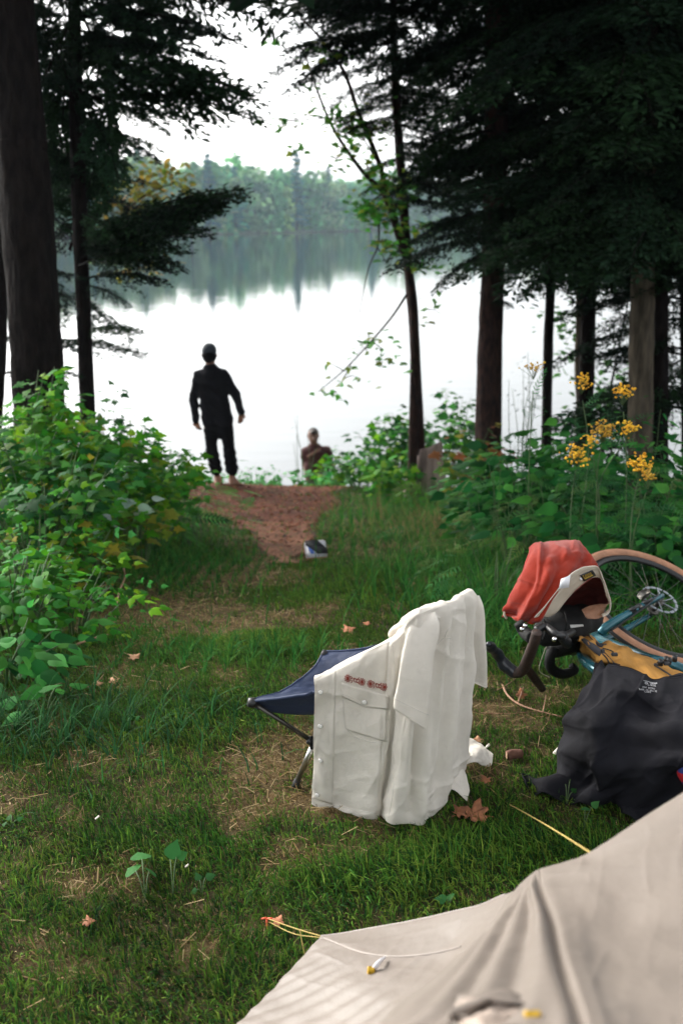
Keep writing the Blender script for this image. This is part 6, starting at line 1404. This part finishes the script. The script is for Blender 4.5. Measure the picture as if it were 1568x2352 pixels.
# ================================================================ SMALL THINGS
# stump
sp0 = at(965, 1148); sp0 = at(972, 1146)
stp = thing('tree_stump', 'weathered grey pink tree stump leaning among the shrubs below the slender sapling', 'stump', sp0)
S_ = sp0; n = 28; rows = []
for t_ in np.linspace(0, 1, 16):
    rad = .21 * (1.25 - .45 * t_ + .25 * (1 - t_) ** 3); c = S_ + np.array([-.0 + .02 * t_, 0, -.08 + .66 * t_]); ring = []
    for k in range(n):
        a_ = 2 * math.pi * k / n; rr_ = rad * (1 + .12 * math.sin(3 * a_ + 1) * (1 - t_ * .6) + .06 * math.sin(8 * a_) + .03 * math.sin(13 * a_ + t_ * 2)); top = .10 * math.sin(a_ * 1 + 2.4) + .06 * float(vnoise(a_ * 3, .3, 1, 6)) if t_ > .9 else 0
        ring.append(c + [rr_ * math.cos(a_), rr_ * math.sin(a_), top])
    rows.append(ring)
rows.append([c + [0.02 + .1 * math.cos(2 * math.pi * k / n), .1 * math.sin(2 * math.pi * k / n), -.02] for k in range(n)])
rows = np.array(rows); mesh('wood', rows.reshape(-1, 3), [gridF(len(rows), n, wrap=True), np.array([list(range((len(rows) - 1) * n, len(rows) * n))])], mat('weathered_wood', (.46, .35, .31), .9, col2=(.10, .075, .065), vscale=9, bump=1, bscale=22, bdist=.02, stretch=(1, 1, .15)), stp)
# shoe box like pouch at the end of the path
sb = at(725, 1290); kb = thing('pouch', 'small black and white pouch lying on the grass at the near end of the path', 'pouch', sb)
ca, sa = math.cos(R(12)), math.sin(R(12)); Mr = np.array([[ca, sa, 0], [-sa * .8, ca * .8, .6], [sa * .6, -ca * .6, .8]])
sw = .075 * 1.0
V, Fl = box(sb + [0, .02, .085], [.073, .062, .032], Mr, .012); kw = mesh('case', V, Fl, mat('white_vinyl', (.62, .62, .68), .5), kb)
cpt = lambda x, y, z=.0305: (np.array([x, y, z]) @ Mr) + sb + [0, .02, .085]
V = np.array([cpt(-.070, -.058), cpt(-.02, -.06), cpt(.070, -.01), cpt(.070, .03), cpt(.045, .06), cpt(-.03, .06), cpt(-.071, .045), cpt(-.071, .0)]); P_ = [cpt(-.071, .058), cpt(.015, .058), cpt(.071, -.015), cpt(.071, -.058), cpt(.0, -.058), cpt(-.071, .02)]
o = mesh('stripe', np.array(P_), [np.array([[0, 1, 2, 3, 4, 5]])], mat('black_vinyl', (.01, .01, .014), .5), kb, smooth=False); solid(o, .004)
V = np.array([cpt(-.06, .01, .0315), cpt(-.03, -.02, .0315), cpt(-.015, -.055, .0315), cpt(-.045, -.055, .0315)]); o = mesh('blue_mark', V, [np.array([[0, 1, 2, 3]])], mat('blue_vinyl', (.05, .12, .4), .5), kb, smooth=False); solid(o, .002)
V, Fl = tube([cpt(-.068, -.062, -.01), cpt(.068, -.062, -.01)], .006, 8); mesh('tan_edge', V, Fl, tan, kb)
# dead maple leaves
dl = [mat('dead_leaf', (.34, .13, .055), .8, vary=.5, vscale=40, bump=.5), mat('dead_leaf_pale', (.42, .22, .11), .8, vary=.4, vscale=40), mat('dead_leaf_pink', (.52, .20, .10), .8, vary=.3)]
def dead(u, v, size, lab, m_, rot=0.0, curl=.35, tilt=.2):
    p = PG(u, v, .022); L = MAPLE[0] * [1, 1, 0] ; L = L - [.42, 0, 0]; V = L * size
    # subdivide rings for a curl
    V[:, 2] = curl * size * (np.abs(V[:, 1] / size) ** 1.5 * .8 + (V[:, 0] / size) ** 2 * .5 + .18 * np.sin(V[:, 0] / size * 9 + V[:, 1] / size * 7))
    c, s_ = math.cos(rot), math.sin(rot); Rm = np.array([[c, s_, 0], [-s_, c, 0], [0, 0, 1]]); Tm = np.array([[1, 0, 0], [0, math.cos(tilt), math.sin(tilt)], [0, -math.sin(tilt), math.cos(tilt)]])
    t = thing('dead_leaf', lab, 'leaf', p - [0, 0, .01]); o = mesh('blade', V @ Rm @ Tm + p, MAPLE[1], dl[m_], t); solid(o, .0006)
    q = tube(np.array([[-.4, 0, .02], [-.6, .03, .06], [-.72, .02, .05]]) * size @ Rm @ Tm + p, .0012, 5); mesh('stalk', q[0], q[1], dl[0], t)
dead(1082, 1885, .085, 'large brown maple leaf on the grass right of the white shirt hem', 0, 2.9, .5)
dead(1060, 1882, .05, 'curled brown leaf scrap overlapping the large maple leaf by the shirt', 0, .6, .6)
dead(801, 1456, .062, 'pinkish orange leaf on the grass just above the navy chair seat', 2, .4, .3)
dead(843, 1442, .035, 'tiny orange leaf right of the pinkish one above the chair', 2, 1.2)
dead(228, 1893 - 310, .035, 'tan leaf on the lawn at left, near the brambles', 1, .3)
dead(262, 1576, .04, 'pale curled leaf in the left middle of the lawn', 1, 2.2)
dead(312, 1520, .05, 'pale brown leaf on the dry patch above left of the lawn middle', 1, 1.0)
dead(1096, 1712, .032, 'small tan leaf right of the shirt, above its tail on the grass', 1, 1.5)
dead(1112, 1805, .035, 'small brown leaf between the two shirt tails and the yellow cord', 0, 2.0)
dead(207, 2135, .03, 'small orange brown leaf in the lower left lawn', 0, .2)
dead(640, 2132, .03, 'small dry orange leaf next to the tent stake', 2, 1.2)
dead(1195, 1606, .04, 'brown leaf standing beside the curved stick near the bicycle', 0, 1.6, .4, .8)
# scraps, chunk of wood and sticks
pp = PG(1180, 1746, .02); t = thing('wood_chunk', 'short sawn piece of reddish branch on the grass left of the charcoal t-shirt', 'wood', pp - [0, 0, .02])
V, Fl = tube([pp + [-.024, -.006, 0], pp + [.0, 0, .002], pp + [.024, .004, .0]], [.0145, .015, .014], 14, seg=8); V += rng.normal(size=V.shape) * .0005; mesh('bark', V, Fl, mat('red_bark', (.16, .07, .045), .9, vary=.4, bump=.8), t)
V, Fl = tube([pp + [-.0255, -.006, 0], pp + [-.0262, -.006, 0]], [.0130, .012], 14); mesh('sawn_end', V, Fl, mat('sawn_wood', (.40, .25, .15), .8), t)
stk = mat('dry_stick', (.36, .20, .12), .85, vary=.4, vscale=30, bump=.5)
def stick(lab, pts, r, h=.012, side=(), nm='stick'):
    P = [PG(u, v, h) for u, v in pts]; t = thing(nm, lab, 'stick', P[0] - [0, 0, h]); V, Fl = tube(P, np.linspace(r, r * .6, len(P)), 7, seg=30); mesh('shaft', V, Fl, stk, t)
    for (a_, b_) in side: V, Fl = tube([PG(*a_, h), (PG(*a_, h) + PG(*b_, h * 2)) / 2 + [0, 0, .004], PG(*b_, h * 2.5)], [r * .6, r * .5, r * .3], 5, seg=10); mesh('twig', V, Fl, stk, t)
stick('long curved dry stick on bare ground between the shirt and the bicycle', [(1153, 1582), (1164, 1604), (1188, 1624), (1230, 1640), (1290, 1655)], .004, .014, [((1188, 1624), (1200, 1598)), ((1245, 1646), (1252, 1618))])
stick('thin straight twig under the brake hood, pointing at the bicycle', [(1140, 1592), (1165, 1578), (1192, 1558)], .0016)
stick('thin pale twig across the grass above the wood chunk', [(1104, 1644), (1170, 1646), (1240, 1640)], .0012)
stick('fallen crooked pale stick at the edge of the left brambles', [(288, 1352), (290, 1375), (278, 1410), (274, 1440)], .006, .12)
stick('pale dead stem lying level under the left brambles', [(180, 1505), (220, 1490), (250, 1482)], .005, .05)
stick('short brown twig poking out of the left brambles', [(210, 1402), (240, 1396), (262, 1384)], .005, .12)
stick('tall dark bare stem standing left of the feathery weeds', [(1044, 1258), (1046, 1240)], .006, .02)
for u, v, s_, lab in ((1118, 1728, .010, 'tiny white paper scrap on the grass right of the shirt'), (1280, 1738, .02, 'narrow pale scrap beside the left edge of the charcoal t-shirt'), (1090, 1725, .007, 'speck of pale bark near the shirt tail'), (225, 1893, .007, 'white speck in the grass low on the left'), (430, 2005, .006, 'small pale scrap in the middle of the lower lawn')):
    p = PG(u, v, .02); t = thing('scrap', lab, 'scrap', p - [0, 0, .02]); o = mesh('flake', np.array([[-1, -.3, 0], [0, -.5, .2], [1, -.2, .1], [.9, .4, .5], [0, .3, .4], [-.9, .3, .1]]) * s_ @ np.array([[.8, .5, .3], [-.5, .85, .1], [0, 0, 1]]) + p, [np.array([[0, 1, 4, 5], [1, 2, 3, 4]])], mat('scrap_pale', (.6, .55, .48), .8), t); solid(o, .001)
# broad leaved lawn weeds
def weed(u, v, lab, leaves, size, pal=((.05, .18, .035),)):
    b = PG(u, v); t = thing('lawn_weed', lab, 'plant', b); sv = []; P = []; X = []; N_ = []; s = []
    for (du, dv, L, h) in leaves:
        tip = PG(u + du, v + dv, h); P.append(tip); X.append(norm(np.array([du / 30, -dv / 60, .1]) + rng.normal(size=3) * .2)); N_.append(norm([rng.normal() * .25, -.45, .8])); s.append(L)
        sv.append(tube([b, (b + tip) / 2 + [0, 0, h * .35], tip], .0014, 4, seg=8, cap=False))
    V, Fl = join(sv); mesh('stem', V, Fl, M['stem'], t); V, Fl, tn = stamp(OVATE[0] * [1, 1.35, 1], OVATE[1], basis(np.array(X), np.array(N_)) * (np.array(s) * .8)[:, None, None], np.array(P), leaf_cols(len(P), pal, .08)); mesh('foliage', V, Fl, M['leaf'], t, tint=tn)
PL = ((.04, .14, .035), (.03, .12, .03))
weed(335, 2075, 'broad heart leaved weed, left one of the pair in the lower lawn', [(-20, -35, .075, .05), (-5, -55, .085, .06), (10, -35, .06, .05)], .08, PL)
weed(398, 2060, 'broad leaved weed right of the heart leaved one in the lower lawn', [(-4, -40, .070, .06), (10, -45, .05, .06)], .08, PL)
weed(465, 2055, 'small round leaved weed in the grass right of the two broad ones', [(-5, -10, .03, .03), (8, -16, .035, .03), (-12, 4, .025, .02)], .05, PL)
weed(30, 1905, 'small round leaf weed at the lower left edge of the lawn', [(0, -8, .03, .03), (12, 0, .025, .03), (-14, 2, .025, .02)], .05, PL)
weed(1340, 1905, 'leafy weed in the grass between the cord and the charcoal t-shirt', [(0, -15, .04, .04), (16, -22, .035, .04)], .05, PL)
weed(1300, 1848, 'upright weed just under the t-shirt hem', [(-4, -18, .04, .04), (8, -30, .03, .05), (12, -8, .03, .03)], .05, PL)
weed(1015, 1345, 'round leaved weed left of the white shirt peak, at the lawn edge', [(-10, -14, .06, .06), (14, -20, .05, .07), (4, -6, .05, .05)], .05, ((.06, .26, .05),))
weed(1045, 1345, 'second round leaved weed beside the shirt peak, at the lawn edge', [(-6, -12, .05, .05), (12, -24, .05, .07)], .05, ((.06, .26, .05),))
weed(305, 1690 - 10, 'small clover weed in the left part of the lawn', [(-6, -6, .025, .03), (8, -8, .025, .03), (0, 3, .02, .02)], .05, PL)
weed(1030, 2092, 'bright leaf poking up behind the far tent edge', [(-6, -2, .04, .03), (8, -6, .04, .03)], .05, PL)
# ---------------------------------------------------------------- haze
hv = bpy.data.materials.new('haze'); hv.use_nodes = True; t = hv.node_tree; t.nodes.clear(); o_ = t.nodes.new('ShaderNodeOutputMaterial'); pv = t.nodes.new('ShaderNodeVolumePrincipled')
pv.inputs['Color'].default_value = (.62, .82, 1, 1); pv.inputs['Density'].default_value = .0003; pv.inputs['Anisotropy'].default_value = .3; t.links.new(pv.outputs[0], o_.inputs['Volume'])
V, Fl = box([0, 670, 11], [930, 760, 22]); tag(mesh('haze', V, Fl, hv, smooth=False), 'thin bluish haze over the lake', 'haze', kind='stuff')
